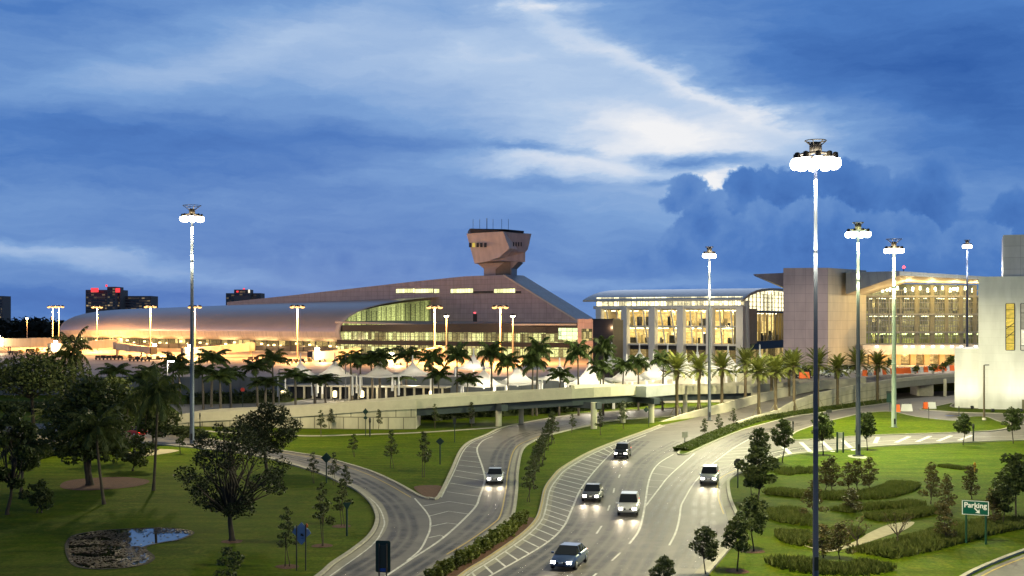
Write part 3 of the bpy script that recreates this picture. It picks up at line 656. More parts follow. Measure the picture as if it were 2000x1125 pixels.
m.build('wall', [panel('brown_cladding', (.050, .032, .028), 8., 2.2, .06, .6), panel('dark_brown_cladding', (.032, .024, .016), 8., 2.2, .06, .6)], bb, True)
m = MB(); FB.box(m, -.1, FB.L+.1, FB.zat(0, 625), FB.zat(0, 625)+.35, -6.1, .1, 0); m.build('parapet', dark_m, bb, True)
# ---------------------------------------------------------------- departure hall with the vaulted roof
dh = thing('departure_hall', Vector((X(1310, 360), 360, 0)), 'glass departure hall with white columns and a vaulted grey-blue roof, brightly lit inside', 'terminal building')
HA, HB, HC = Vector((X(1163, 374), 374, 0)), Vector((X(1449, 352), 352, 0)), Vector((X(1536, 394), 394, 0))
F1 = Frame(HA, HB); F2 = Frame(HB, HC)
hallg = litglass('hall_glass', (1., .80, .34, 1), 1.7, 3.2, 3.6, lo=.2, power=1.3, mull=.08, detail=.85, dark=(.03, .025, .015, 1), col2=(1., .72, .25, 1))
hallt = litglass('hall_clerestory', (1., .88, .5, 1), 3.2, 1.9, 5., lo=.25, power=.9, mull=.16, detail=.8)
hallb = litglass('hall_base_glass', (1., .7, .25, 1), .8, 2.6, 3., lo=.12, power=1.6, mull=.14, detail=.8, dark=(.02, .016, .01, 1))
white_m = surf('white_column', (.62, .60, .55), .6, var=.05)
zB = {k: F1.zat(F1.L*.5, k) for k in (584, 588, 597, 603, 636, 638.5, 671, 674.5, 683, 700)}
m = MB(); F1.quad(m, 0, F1.L, zB[597], zB[584]+.6, -.5, 0); m.build('clerestory', hallt, dh, True)
pane = glazing('hall_pane', refl=.04)
m = MB(); F1.quad(m, 0, F1.L, zB[671], zB[603], -1.5, 0); m.build('curtain_wall', pane, dh, True)
def room(fr, z0, z1, n0, n1, parent, seed, back, wallc, slabs, lamp_m, step=2.4, clutter=26, u0=.3, u1=None):
    """a real interior behind the glass: floors, back wall, lamp rows, columns, counters and people-high clutter"""
    r = random.Random(seed); u1 = u1 or fr.L-.3; m = MB(); fr.quad(m, u0, u1, z0, z1, n1, 0)
    for z in [z0]+slabs+[z1]: fr.box(m, u0, u1, z-.35, z, n1, n0-.25, 1)
    for uu in (u0, u1): fr.box(m, uu-.15, uu+.15, z0, z1, n1, n0-.3, 1)
    for z in slabs+[z1]:
        n = n0-1.2
        while n > n1+.6:
            u = u0+1+r.random()*step
            while u < u1-.8:
                if r.random() < .72: fr.box(m, u, u+.75, z-.62, z-.45, n-.22, n+.22, 2)
                u += step*r.uniform(.8, 1.25)
            n -= 2.9
        fr.box(m, u0, u1, z-1.35, z-1.2, n1+2., n1+2.3, 1)
    fl = [z0]+slabs
    for z in fl:
        for _ in range(clutter):
            u = r.uniform(u0+.5, u1-1.5); n = r.uniform(n1+.4, n0-1.); fr.box(m, u, u+r.uniform(.5, 2.2), z, z+r.choice((1.1, 1.1, 1.7, 2.4, 3.0)), n-.3, n+.2, r.choice((3, 3, 4, 1)))
    u = u0+4
    while u < u1-2: fr.box(m, u-.3, u+.3, z0, z1, (n0+n1)/2-.3, (n0+n1)/2+.3, 4); u += 8.3
    m.build('interior', [back, wallc, lamp_m, dark_m, surf('interior_cream', (.45, .38, .24), .7)], parent, True)
lampi = glow('ceiling_lamp', (1, .9, .6, 1), 7)
room(F1, zB[671], zB[603], -1.5, -15, dh, 3, litglass('hall_back_wall', (1., .74, .27, 1), 1.6, 6.5, 3.4, lo=.38, power=1.2, detail=.7, dark=(.3, .22, .10, 1), col2=(1., .62, .18, 1)), surf('interior_slab', (.40, .34, .22), .7), [zB[636]-.3], lampi)  # the back wall emits by itself, its lit shop fronts painted as glowing cells
for px in (1200, 1260, 1320, 1380, 1430):
    for zz in (13.2, 19.6): u = F1.at(px); lamp('hall_room_light', F1.p(u, zz, -6), 1500, (1, .78, .4), .25)
m = MB(); F1.quad(m, 0, F1.L, 0, zB[683], -2.5, 0); F1.quad(m, 0, F1.L, zB[683], zB[674.5], -1.2, 1); m.build('base_glazing', [hallb, dark_m], dh, True)
m = MB(); F1.box(m, -.5, F1.L+.3, zB[603], zB[597], -1.5, .5, 0); F1.box(m, 0, F1.L, zB[674.5], zB[671], -1.6, .6, 0); F1.box(m, 0, F1.L, zB[638.5], zB[636], -1.5, -.9, 0)
m.build('beam', white_m, dh, True)
for px, w in ((1172, 11), (1222, 12), (1276, 13), (1331, 13), (1388, 13), (1447, 14)):
    m = MB(); u = F1.at(px); h = w*.15/2; F1.box(m, u-h, u+h, 0, zB[597]-.3, -1.2, 1.4, 0); m.build('column', white_m, dh, True)
m = MB()
for i in range(5):                                             # leaning mullions, two to a bay
    c0, c1 = ((1172, 1222), (1222, 1276), (1276, 1331), (1331, 1388), (1388, 1447))[i]
    for fx in (.3, .68):
        u = F1.at(c0+(c1-c0)*fx); sl = .9 if i < 3 else .5
        a, b = F1.p(u-sl, zB[603], -1.), F1.p(u+sl, zB[671], -.5); m.tube([a, b], .22, 4)
for px in range(1178, 1449, 9): u = F1.at(px); F1.box(m, u, u+.14, zB[597], zB[584]+.4, -.5, -.3, 0)
m.build('mullions', white_m, dh, True)
vault = [(-.03, 23.35), (0., 23.75), (.06, 24.5), (.14, 25.3), (.25, 26.1), (.4, 26.7), (.6, 27.1), (.8, 27.2), (1.02, 27.0)]
dirB = F2.u*F2.L
m = MB()
lo_ = []
for s_, z in vault:
    a = HA+dirB*s_+F1.u*-3.6; b = HB+dirB*s_+F1.u*.8; lo_.append((Vector((a.x, a.y, z)), Vector((b.x, b.y, z))))
m.quads([[a.lerp(b, i/10) for i in range(11)] for a, b in lo_], 0)
m.build('roof', panel('hall_roof', (.50, .56, .62), 2., 2., .06, .35, .35, var=.06, jcol=.8), dh, True)
m = MB()                                                       # eave and the curved end fascia
a, b = lo_[0]; m.poly([a+Vector((0, 0, -.55)), b+Vector((0, 0, -.55)), b, a], 0); m.poly([a+Vector((0, 0, -.55)), b+Vector((0, 0, -.55)), F1.p(F1.L, zB[584]+.1, -.5), F1.p(-3.6, zB[584]+.1, -.5)], 0)
m.quads([[q for _, q in lo_], [q+Vector((0, 0, -.8)) for _, q in lo_]], 0); m.quads([[q+Vector((0, 0, -.8)) for _, q in lo_], [q+Vector((0, 0, -.8))-F1.u*.9 for _, q in lo_]], 0)
m.build('eave', soffit_m, dh, True)
m = MB()
gp = [(0, 19.8), (F2.L, 19.8), (F2.L, 26.2)]+[(F2.L*s_, z-.7) for s_, z in reversed(vault) if 0 <= s_ < 1]
m.poly([F2.p(u, z, -.6) for u, z in gp], 0, gp); F2.quad(m, 0, F2.L, 0, zB[683], -.6, 2)
m.build('gable_glass', [hallt, hallg, hallb], dh, True)
m = MB(); F2.quad(m, 0, F2.L, zB[671]+.6, 19.8, -.6, 0); m.build('gable_pane', pane, dh, True)
room(F2, zB[671]+.6, 19.8, -.6, -3.6, dh, 5, MATS['hall_back_wall'], MATS['interior_slab'], [], lampi, u0=4.)
m = MB()
for i in range(1, 12): u = i*F2.L/12; F2.box(m, u, u+.16, zB[671], min(26, 24+u*.12), -.6, -.3, 0)
for z in (21.2, 22.6, 24.0): F2.box(m, F2.L*.12, F2.L, z, z+.14, -.6, -.35, 0)
F2.box(m, 0, F2.L, 19.5, 20.0, -.6, -.1, 1); F2.box(m, 0, F2.L, zB[683], zB[671]+.6, -.6, -.1, 1); m.build('gable_mullions', [soffit_m, dark_m], dh, True)
m = MB(); m.tube([F2.p(3.6, 0, .6), F2.p(1.6, zB[597]+1.3, .6)], .95, 8); m.build('leaning_column', white_m, dh, True)
# ---------------------------------------------------------------- panelled block, and the glass hall with the glowing soffit
pb = thing('panelled_block', Vector((X(1617, 335), 335, 0)), 'tall pinkish panelled block standing between the vaulted hall and the glass hall', 'building')
P0, P1, P2 = Vector((X(1530, 336), 336, 0)), Vector((X(1617, 334), 334, 0)), Vector((X(1692, 352), 352, 0))
pinkp = panel('pink_panels', (.50, .37, .345), 2.95, 2.45, .07, .6, var=.04, jcol=.6); lamp_tintp = panel('lamp_tint_panels', (.52, .47, .36), 2.95, 2.45, .07, .6, var=.04, jcol=.6)  # right face retinted to carry the greenish lamp light on the same cladding
FP1, FP2 = Frame(P0, P1), Frame(P1, P2)
m = MB(); FP1.quad(m, 0, FP1.L, 0, 31.5, 0, 0); FP2.quad(m, 0, FP2.L, 0, 31.5, 0, 1)
bkv = Vector((6.2, 26, 0)); q = [P0, P1, P2, P2+bkv, P0+bkv]
m.poly([p+Vector((0, 0, 31.5)) for p in q], 0); m.poly([P0, P0+bkv, P0+bkv+Vector((0, 0, 31.5)), P0+Vector((0, 0, 31.5))], 0)
m.build('wall', [pinkp, lamp_tintp], pb, True)
m = MB(); fin = [W(1471, 535.5, 352), W(1531, 561, 350), W(1531, 533, 350)]; solid(m, fin, [p+Vector((3.6, 16, 0)) for p in fin]); m.build('roof_fin', surf('mauve_metal', (.21, .18, .2), .5, .2), pb, True)
gh = thing('glass_hall', Vector((X(1800, 352), 352, 0)), 'glass hall with a glowing wedge roof soffit and a lit arcade below', 'terminal building')
fascia = panel('grey_fascia', (.33, .34, .33), 3., 9., .05, .5, .2, var=.03)
Lf, Kf, Rf = W(1652, 575, 338), W(1757, 538, 322), W(1930, 547, 320)
Lt, Kt, Rt = W(1652, 532, 338), W(1757, 529.5, 322), W(1930, 540.5, 320)
GLp, GKp, GRp = W(1690, 577, 353), W(1768, 553, 354), W(1930, 555, 354)
m = MB(); m.poly([Lf, Kf, Kt, Lt], 0); m.poly([Kf, Rf, Rt, Kt], 0); up30 = Vector((0, 34, 0)); m.poly([Lt, Kt, Rt, Rt+up30, Lt+up30], 0); m.build('roof_fascia', fascia, gh, True)
m = MB(); m.poly([Lf, GLp, GKp, Kf], 0); m.poly([Kf, GKp, GRp, Rf], 0); m.build('soffit', soffit_m, gh, True)
FG = Frame((GLp.x, GLp.y), (GRp.x, GRp.y))
zr = [FG.zat(30, y) for y in (672, 649, 614, 579)]
gA = litglass('glass_hall_glazing', (1., .85, .36, 1), .8, 1.2, 2.6, lo=.09, power=3., detail=.9, dark=(.02, .02, .015, 1)); gB = litglass('glass_hall_low', (.85, .95, .35, 1), .8, 2., 3.4, lo=.2, power=1.3, mull=.14, detail=.8)
uK = FG.at(1768)
m = MB()
top = [(0, GLp.z-.2), (uK, GKp.z-.2), (FG.L, GRp.z-.2)]
m.poly([FG.p(0, zr[1], 0), FG.p(FG.L, zr[1], 0)]+[FG.p(u, z, 0) for u, z in reversed(top)], 0, [(0, 0), (FG.L, 0)]+[(u, z-zr[1]) for u, z in reversed(top)])
FG.quad(m, 0, FG.L, zr[0], zr[1], 0, 1); m.build('curtain_wall', [glazing('tinted_pane', (.80, .86, .72, 1), .12), glazing('green_pane', (.72, .92, .55, 1), .1)], gh, True)
room(FG, zr[0], zr[3], 0, -12, gh, 8, litglass('glass_hall_back', (1., .80, .32, 1), .62, 5., 4., lo=.18, power=2., detail=.8, dark=(.16, .14, .08, 1)), surf('hall_slab', (.22, .2, .13), .7), [zr[1], zr[2]], lampi, 3.2, 5)  # back wall glows by itself here too, in place of lamp light on it
m = MB(); m.poly([FG.p(0, zr[3], -9), FG.p(FG.L, zr[3], -9), FG.p(FG.L, GRp.z, -9), FG.p(uK, GKp.z, -9), FG.p(0, GLp.z, -9)], 0); m.build('top_back_wall', MATS['glass_hall_back'], gh, True)
for i in range(13):
    m = MB(); m.lathe(FG.p(6+i*2.2, zr[3]+1.3+.25*(i%3), -3), [(.05, 1.3), (.3, 1.1), (.36, 0), (.02, -.1)], 8); m.build('pendant_lamp', lampi, gh, True)
for px in (1715, 1760, 1810, 1860, 1900):
    for zz in ((zr[0]+zr[1])/2, (zr[1]+zr[2])/2, (zr[2]+zr[3])/2): lamp('glass_hall_light', FG.p(FG.at(px), zz+.6, -5), 260, (1, .82, .45), .5)
m = MB()
for z in zr: FG.box(m, 0, FG.L, z-.28, z+.28, 0, .7, 0)
for y in (567, 591, 602, 626, 637, 660): z = FG.zat(15, y); FG.box(m, 0 if y > 570 else 7, FG.L, z-.1, z+.1, 0, .3, 0)
for px in (1696, 1714, 1736, 1758): u = FG.at(px); FG.box(m, u-.14, u+.14, zr[0], zr[3], .05, .45, 0)
for px in (1790, 1820, 1848, 1876, 1903): u = FG.at(px); FG.box(m, u-.55, u+.55, zr[0], GKp.z-.6, .03, .4, 1)
for i in range(48): u = i*FG.L/48; FG.box(m, u, u+.16, zr[0], GLp.z if u < 6 else GLp.z+1.5, .02, .2, 1)
m.build('mullions', [surf('pale_mullion', (.22, .22, .2), .5), surf('olive_mullion', (.2, .19, .13), .5)], gh, True)
FD = Frame((X(1685, 338), 338), (X(1925, 336), 336))
zd0, zd1 = FD.zat(0, 692), FD.zat(0, 674)
m = MB(); FD.box(m, 0, FD.L, zd0, zd1, -12, 0, 0); m.build('canopy_band', surf('grey_concrete', (.38, .37, .36), .7), gh, True)
m = MB(); FD.quad(m, 0, FD.L, 0, zd0, -10.5, 0); m.build('arcade_wall', litglass('arcade', (1., .62, .2, 1), 1.15, 2.2, 5., lo=.35, power=1.1, detail=.8, dark=(.1, .07, .03, 1)), gh, True)
for px in (1705, 1730, 1757, 1787, 1814, 1844, 1868):
    m = MB(); u = FD.at(px); FD.box(m, u-.75, u+.75, 0, zd0, -3.2, -1.6, 0); m.build('column', surf('arcade_column', (.42, .30, .15), .7), gh, True)
for px in (1712, 1745, 1768, 1782, 1802, 1822, 1840, 1859, 1877, 1905):
    m = MB(); m.box(FD.p(FD.at(px), zd1-.35, .35), (.55, .5, .45), 0); m.build('canopy_lamp', glow('canopy_lamp', (1, .93, .75, 1), 9), gh, True)
m = MB(); m.tube([Kt+Vector((3, 6, 0)), Kt+Vector((3, 6, .9))], .12, 6); m.lathe(Kt+Vector((3, 6, .9)), [(.05, 0), (.4, .2), (.4, .6), (.05, .8)], 8, 1); m.build('red_roof_lamp', [dark_m, MATS['red_lamp']], gh, True)
# ---------------------------------------------------------------- the white building at the right edge
wb = thing('white_building', Vector((X(1940, 240), 240, 0)), 'tall off-white building with narrow yellow window slits at the right edge', 'building')
wdir = Vector((.935, -.355, 0)); V0 = Vector((X(1911, 237.5), 237.5, 0)); V1 = V0+wdir*24; FV = Frame(V0, V1)
def turned(px, d, px2):                                        # a front parallel to the main one, from px to px2
    a = Vector((X(px, d), d, 0)); f = Frame(a, a+wdir); return Frame(a, a+wdir*f.at(px2))
offw = panel('off_white_panels', (.60, .60, .57), 6., 1.55, .03, .6, var=.025, jcol=.8); zt = FV.zat(0, 540.5)
m = MB(); FV.box(m, 0, FV.L, 0, zt, -30, 0, 0); m.build('main_wall', offw, wb, True)
m = MB(); FX = turned(1864.5, 243, 1913); FX.box(m, 0, FX.L, 0, FX.zat(0, 681), -18, 0, 0); m.build('side_block', offw, wb, True)
m = MB(); FU = turned(1959.5, 246, 2130); FU.box(m, 0, FU.L, zt-.5, FU.zat(0, 459), -18, 0, 0); m.build('penthouse', panel('penthouse_panels', (.46, .45, .45), 3.2, 2.3, .05, .5, .2, var=.05), wb, True)
yel = litglass('yellow_slit', (1., .72, .10, 1), .95, 9., 1.6, lo=.75, power=1., mull=.10, detail=.35)
for a, b, g_ in ((1964.5, 1981.5, yel), (1993.5, 2010, litglass('pale_slit', (1., .93, .66, 1), 1.1, 9., 3.1, lo=.3, power=1., mull=.10, detail=.3))):
    m = MB(); u0, u1, z0, z1 = FV.at(a), FV.at(b), FV.zat(0, 683), FV.zat(0, 593.5)
    FV.quad(m, u0, u1, z0, z1, .03, 0)
    for k in (0, 1): uu = (u0, u1)[k]; FV.box(m, uu-.08, uu+.08, z0, z1, .0, .16, 1)
    FV.box(m, u0, u1, z0-.1, z0, 0, .16, 1); FV.box(m, u0, u1, z1, z1+.1, 0, .16, 1)
    if a < 1990: m.tube([FV.p(u0, z0+4, .1), FV.p(u1, z0+5.2, .1)], .07, 4, 1); m.tube([FV.p(u0, z0+2.3, .1), FV.p(u1, z0+3.6, .1)], .07, 4, 1)
    m.build('window', [g_, dark_m], wb, True)
m = MB(); FV.quad(m, FV.at(1996), FV.at(2012), 0, 2.1, .05, 0); m.build('door', surf('olive_door', (.12, .11, .06), .6), wb, True)
# ---------------------------------------------------------------- far hotels and the distant wood
def far_hotel(name, loc, label, blocks, signs):
    h = thing(name, loc, label, 'hotel')
    gl = litglass('hotel_windows', (1., .72, .35, 1), .5, 3.4, 3.3, lo=.0, power=7., detail=.4, dark=(.06, .055, .06, 1))
    for x0, x1, y0, y1, d, dep in blocks:
        f = Frame((X(x0, d), d), (X(x1, d), d)); m = MB(); z0, z1 = f.zat(0, y1), f.zat(0, y0)
        f.box(m, 0, f.L, 0, z1, -dep, -.3, 0)
        n = max(2, int((z1-z0)/3.3))
        for i in range(n): z = z1-2-i*3.3; f.quad(m, 1, f.L-1, z-1.6, z, 0, 1)
        m.build('wing', [surf('hotel_concrete', (.17, .145, .135), .8), gl], h, True)
    for x0, x1, y0, y1, d, mt, nm in signs:
        f = Frame((X(x0, d), d), (X(x1, d), d)); m = MB(); f.box(m, 0, f.L, f.zat(0, y1), f.zat(0, y0), -.6, .8, 0); m.build(nm, mt, h, True)
redsign = glow('red_sign', (1., .05, .06, 1), 1.6)
far_hotel('hotel', Vector((X(230, 1500), 1500, 0)), 'far concrete hotel with two glowing red rooftop signs beyond the concourse roof', [(167, 210, 566, 640, 1500, 30), (209, 226, 560, 640, 1492, 30), (226, 235, 566, 640, 1500, 30), (234, 295, 578, 640, 1520, 30)],
          [(178, 192, 562.5, 570.5, 1490, redsign, 'roof_sign'), (226, 234, 563, 571, 1488, redsign, 'roof_sign'), (206.5, 209.5, 556, 560, 1490, redsign, 'beacon')])
far_hotel('hotel', Vector((X(475, 1500), 1500, 0)), 'small dark far office slab with a white lit corner above the concourse roof', [(441, 509, 572.5, 640, 1500, 25), (457, 488, 565.5, 575, 1490, 20)],
          [(462, 465.5, 568, 571, 1480, redsign, 'beacon'), (485, 488, 565.5, 572, 1480, glow('white_corner', (1, .9, .7, 1), 1.2), 'lit_corner'), (475, 478, 563, 565.5, 1480, redsign, 'beacon')])
far_hotel('office_tower', Vector((X(0, 1500), 1500, 0)), 'sliver of a dark far tower at the left edge of the skyline', [(-20, 5, 578, 640, 1500, 25)], [])
# ---------------------------------------------------------------- vegetation
palm_leaf = leafmat('royal_palm_leaf', (.028, .052, .014, 1), (.072, .102, .026, 1)); date_leaf = leafmat('date_palm_leaf', (.065, .085, .018, 1), (.15, .16, .03, 1), rnd=.12)
coco_leaf = leafmat('coconut_leaf', (.03, .05, .012, 1), (.08, .095, .025, 1)); oak_leaf = leafmat('oak_leaf', (.022, .038, .012, 1), (.07, .088, .024, 1))
young_leaf = leafmat('young_tree_leaf', (.032, .05, .016, 1), (.085, .095, .035, 1)); rust_leaf = leafmat('cypress_leaf', (.055, .055, .016, 1), (.13, .10, .035, 1))
hedge_leaf = leafmat('hedge_leaf', (.035, .06, .012, 1), (.11, .135, .025, 1)); reed_leaf = leafmat('reed_leaf', (.06, .088, .014, 1), (.135, .15, .035, 1), rnd=.1); dark_leaf = leafmat('dark_oak_leaf', (.012, .02, .008, 1), (.034, .042, .014, 1))
bark = surf('bark', (.075, .058, .042), .9, var=.3, scale=3., bump=.5); palm_bark = surf('palm_bark', (.105, .09, .072), .85, var=.2, scale=3.); date_bark = surf('date_bark', (.10, .075, .045), .9, var=.3, scale=6., bump=.6)
dark_bark = surf('dark_bark', (.04, .032, .025), .9, var=.3, scale=3., bump=.5)
def frond(mb, o, az, e0, L, droop, n, lw, ll, hang, r, m=0, ms=0):
    """an arching rib with two rows of narrow leaflets"""
    pts = []; p = Vector(o); e = e0
    k = 7
    for i in range(k+1):
        pts.append(p.copy()); d = Vector((math.cos(az)*math.cos(e), math.sin(az)*math.cos(e), math.sin(e)))
        p = p+d*(L/k); e -= droop/k*(.5+i/k)
    mb.tube(pts, [.05*(1-.8*i/k)+.008 for i in range(k+1)], 3, ms, False)
    side = Vector((-math.sin(az), math.cos(az), 0))
    for i in range(n):
        t = .12+.88*(i+.5)/n; q = t*k; j = min(int(q), k-1); c = pts[j].lerp(pts[j+1], q-j); tg = (pts[j+1]-pts[j]).normalized()
        l = ll*math.sin(math.pi*min(1, .18+t*.78))**.7*r.uniform(.8, 1.15)
        for s in (-1, 1):
            d = (side*s*r.uniform(.75, 1)+tg*r.uniform(.3, .7)+Vector((0, 0, -hang*r.uniform(.5, 1.3)))).normalized()
            w = tg*lw*.5; e_ = c+d*l+Vector((0, 0, -hang*l*.3))
            mb.poly([c-w, c+w, c+d*l*.55+w*1.2, e_, c+d*l*.55-w*1.2], m)
def make_palm(name, kind, h, seed, loc, label, group):
    r = random.Random(seed); root = thing(name, loc, label, 'palm tree', group)
    tr = MB(); cr = MB(); lean = r.uniform(-.05, .05)*h
    if kind == 'royal':
        hs = h*.82; tr.tube([(lean*(i/8)**2, 0, h*i/8) for i in range(9)], [.26, .22, .2, .21, .22, .21, .18, .15, .13], 8, 0)
        top = Vector((lean, 0, h)); tr2 = MB(); tr2.tube([top-Vector((0, 0, .2)), top+Vector((0, 0, .6)), top+Vector((0, 0, 1.1))], [.15, .17, .08], 7, 0)
        o = top+Vector((0, 0, .95)); nf = 15
        for i in range(nf):
            a = i*2.399+r.uniform(-.2, .2); e = 1.35-1.35*(i/nf)+r.uniform(-.12, .12)
            frond(cr, o, a, e, r.uniform(3.2, 4.0), r.uniform(1.5, 2.2), 26, .16, 1.1, .6, r, 0)
        tr.build('trunk', palm_bark, root); tr2.build('crownshaft', surf('crownshaft', (.07, .10, .035), .5), root); cr.build('crown', palm_leaf, root)
    elif kind == 'coconut':
        tr.tube([(lean*2*math.sin(i/8*1.3), lean*.6*(i/8), h*i/8) for i in range(9)], [.2, .15, .14, .13, .13, .12, .12, .12, .13], 7, 0)
        o = Vector((lean*2*math.sin(1.3), lean*.6, h)); nf = 20
        for i in range(nf):
            a = i*2.399+r.uniform(-.2, .2); e = 1.25-1.75*(i/nf)+r.uniform(-.15, .15)
            frond(cr, o, a, e, r.uniform(3., 3.9), r.uniform(1.2, 1.9), 26, .09, .85, .7, r, 0)
        tr.build('trunk', bark, root); cr.build('crown', coco_leaf, root)
    else:
        tr.tube([(0, 0, 0), (0, 0, .25), (0, 0, h*.5), (0, 0, h-1.9), (0, 0, h-1.2), (0, 0, h-.45), (0, 0, h)], [.36, .27, .24, .25, .40, .44, .25], 9, 0)
        o = Vector((0, 0, h)); nf = 52
        for i in range(nf):
            a = i*2.399+r.uniform(-.15, .15); e = 1.42-1.7*(i/nf)**1.1+r.uniform(-.1, .1)
            frond(cr, o-Vector((0, 0, .35*(i/nf))), a, e, r.uniform(2.9, 3.5), r.uniform(.6, 1.25), 22, .09, .5, -.02, r, 0)
        tr.build('trunk', date_bark, root); cr.build('crown', date_leaf, root)
        for k in range(3):
            b = MB(); a = k*2.094+.5; b.tube([(math.cos(a)*1.25, math.sin(a)*1.25, 0), (math.cos(a)*.2, math.sin(a)*.2, 1.9)], .045, 4); b.build('brace', surf('timber_brace', (.30, .26, .16), .8), root)
    return root
def crown(mb, clumps, n, size, r, m=0, shell=.55):
    n = int(n*1.3)
    """leaf-sized faces scattered through ellipsoid clumps, denser towards the outside"""
    vol = [c[1][0]*c[1][1]*c[1][2] for c in clumps]; tot = sum(v**.7 for v in vol)
    for (c, ra), v in zip(clumps, vol):
        for _ in range(int(n*v**.7/tot)):
            while True:
                p = Vector((r.uniform(-1, 1), r.uniform(-1, 1), r.uniform(-1, 1)))
                if p.length <= 1: break
            p = p*(p.length**(-shell) if p.length > .05 else 1)*r.uniform(.82, 1.12) if r.random() < .8 else p*1.2
            q = Vector(c)+Vector((p.x*ra[0], p.y*ra[1], p.z*ra[2]))
            a = Vector((r.gauss(0, 1), r.gauss(0, 1), r.gauss(0, .7))).normalized(); b = a.cross(Vector((r.gauss(0, 1), r.gauss(0, 1), r.gauss(0, 1)))).normalized()
            s = size*r.choice((.45, .7, .9, 1.1, 1.6))*r.uniform(.8, 1.2); a *= s; b *= s*.5
            mb.poly([q-a, q-a*.2+b, q+a, q-a*.2-b], m)
def limbs(mb, base, ends, r0, r, wob=.12, forks=True):
    for e in ends:
        e = Vector(e); b = Vector(base); L = (e-b).length
        mid = [b.lerp(e, t)+Vector((r.uniform(-1, 1), r.uniform(-1, 1), r.uniform(0, .6)))*wob*L*(1-abs(2*t-1)*.5) for t in (.35, .7)]
        mb.tube([b, mid[0], mid[1], e], [r0, r0*.7, r0*.45, r0*.12], 5, 0, False)
        if forks:
            for k in range(2):
                q = mid[1]+Vector((r.uniform(-1, 1), r.uniform(-1, 1), r.uniform(.1, 1)))*L*.35; mb.tube([mid[0].lerp(mid[1], .6), q], [r0*.35, r0*.08], 4, 0, False)
def make_tree(name, loc, label, group, h, rad, stem_h, seed, leaf, n, size, tr=.12, nclump=9, flat=1., bk=None, stems=1, upward=.0, cat='tree', cs=1.):
    r = random.Random(seed); root = thing(name, loc, label, cat, group)
    t = MB(); cr = MB(); cl = []; ch = h-stem_h
    for i in range(nclump):
        f = (i+.5)/nclump; a = i*2.399+r.uniform(-.4, .4); zz = stem_h+ch*(.08+.84*f)
        prof_ = math.sin(math.pi*min(1, .16+.80*f))**.8 if not upward else (1-f)**.75+.12
        d = rad*prof_*r.uniform(.35, .78 if cs == 1 else .95)
        s = rad*r.uniform(.30, .50)*(.6+.4*prof_)*cs
        cl.append((Vector((math.cos(a)*d, math.sin(a)*d, zz*flat+(1-flat)*h*.85 if flat < 1 else zz)), (s, s, s*r.uniform(.55, .8))))
    for k in range(stems):
        off = Vector((r.uniform(-.25, .25), r.uniform(-.25, .25), 0))*(stems > 1); a = r.uniform(-.06, .06)*h
        top = Vector((a, r.uniform(-.05, .05)*h, stem_h+ch*.35)); base = off.lerp(top, .62); base.z = stem_h*.9 if stem_h > .3 else h*.15
        t.tube([off+Vector((0, 0, -.05)), off+Vector((0, 0, .25)), base, top], [tr*1.5, tr*1.05, tr*.85, tr*.45], 7, 0, False)
        limbs(t, base.lerp(top, .15), [c for i, (c, _) in enumerate(cl) if i % stems == k], tr*.55, r)
    crown(cr, cl, n, size, r)
    t.build('trunk', bk or bark, root); cr.build('crown', leaf, root); return root
def hgt(pc, pb, z=0.): return (pb-pc)/(pb-HZ)*(EYE-z)
# --- royal palms on the plaza (px of crown, crown y, base y)
rp = [make_palm('royal_palm', 'royal', 7.5, s, (0, 0, 0), '', 'royal palms behind the overpass') for s in (1, 2, 3, 4)]
royals = [
 (228, 728, 800, 'leftmost royal palm of the plaza row, standing over the dark park trees'), (272, 742, 792, 'short royal palm second from the left in the plaza row'), (290, 730, 795, 'royal palm with drooping fronds third from the left in the plaza row'), (337, 708, 788, 'royal palm beside the slim white street lamp left of the tall mast'),
 (352, 722, 790, 'dark full royal palm just left of the foreground floodlight mast'), (397, 728, 800, 'lower royal palm just right of the foreground floodlight mast'), (413, 704, 795, 'tallest royal palm of the pair right of the foreground floodlight mast'), (431, 738, 812, 'royal palm with a yellow-green trunk near the end of the cream wall'),
 (451, 733, 800, 'spreading royal palm left of the red no-entry sign'), (503, 720, 800, 'slim royal palm right of the no-entry sign, in front of the grey fence'), (518, 750, 812, 'short bushy royal palm rising just behind the cream wall'), (534, 704, 790, 'leaning royal palm set against the orange apron'),
 (577, 735, 797, 'royal palm in front of the leftmost white tent'), (615, 745, 790, 'short royal palm left of the second white tent'), (636, 742, 792, 'short royal palm under the second white tent peak'), (687, 704, 784, 'slim royal palm between the second and third white tents, left of a pair'),
 (703, 707, 781, 'pale-trunked royal palm between the second and third white tents'), (728, 708, 783, 'royal palm touching the left flank of the third white tent'), (742, 700, 783, 'dark-trunked royal palm in front of the third white tent peak'), (785, 742, 780, 'low bushy royal palm between the third and fourth tents'),
 (793, 697, 778, 'tall royal palm in front of the fourth white tent'), (845, 705, 776, 'royal palm with wide fronds right of the fourth tent'), (858, 735, 776, 'shorter royal palm at the right end of the colonnade'), (893, 698, 772, 'largest royal palm, full dark crown left of the tent below the terminal front'),
 (911, 744, 776, 'low royal palm drooping in front of the white tent at the overpass'), (960, 694, 768, 'royal palm behind the tent mast at the overpass'), (993, 712, 768, 'royal palm right of the overpass tent, set over its edge'), (1040, 712, 765, 'left one of the twin royal palms in front of the low terminal'),
 (1048, 690, 764, 'tall right one of the twin royal palms in front of the low terminal'), (1092, 735, 762, 'low royal palm between two white tents left of the brown block'), (1130, 694, 756, 'royal palm in front of the pinkish stair block'), (1172, 722, 757, 'royal palm low in front of the brown block'),
 (1178, 688, 752, 'royal palm crown set high against the brown block'), (1215, 718, 752, 'royal palm with hanging fronds right of the brown block'), (1247, 714, 750, 'royal palm low in front of the first hall column'), (1294, 708, 745, 'small upright royal palm left of the date palm row')]
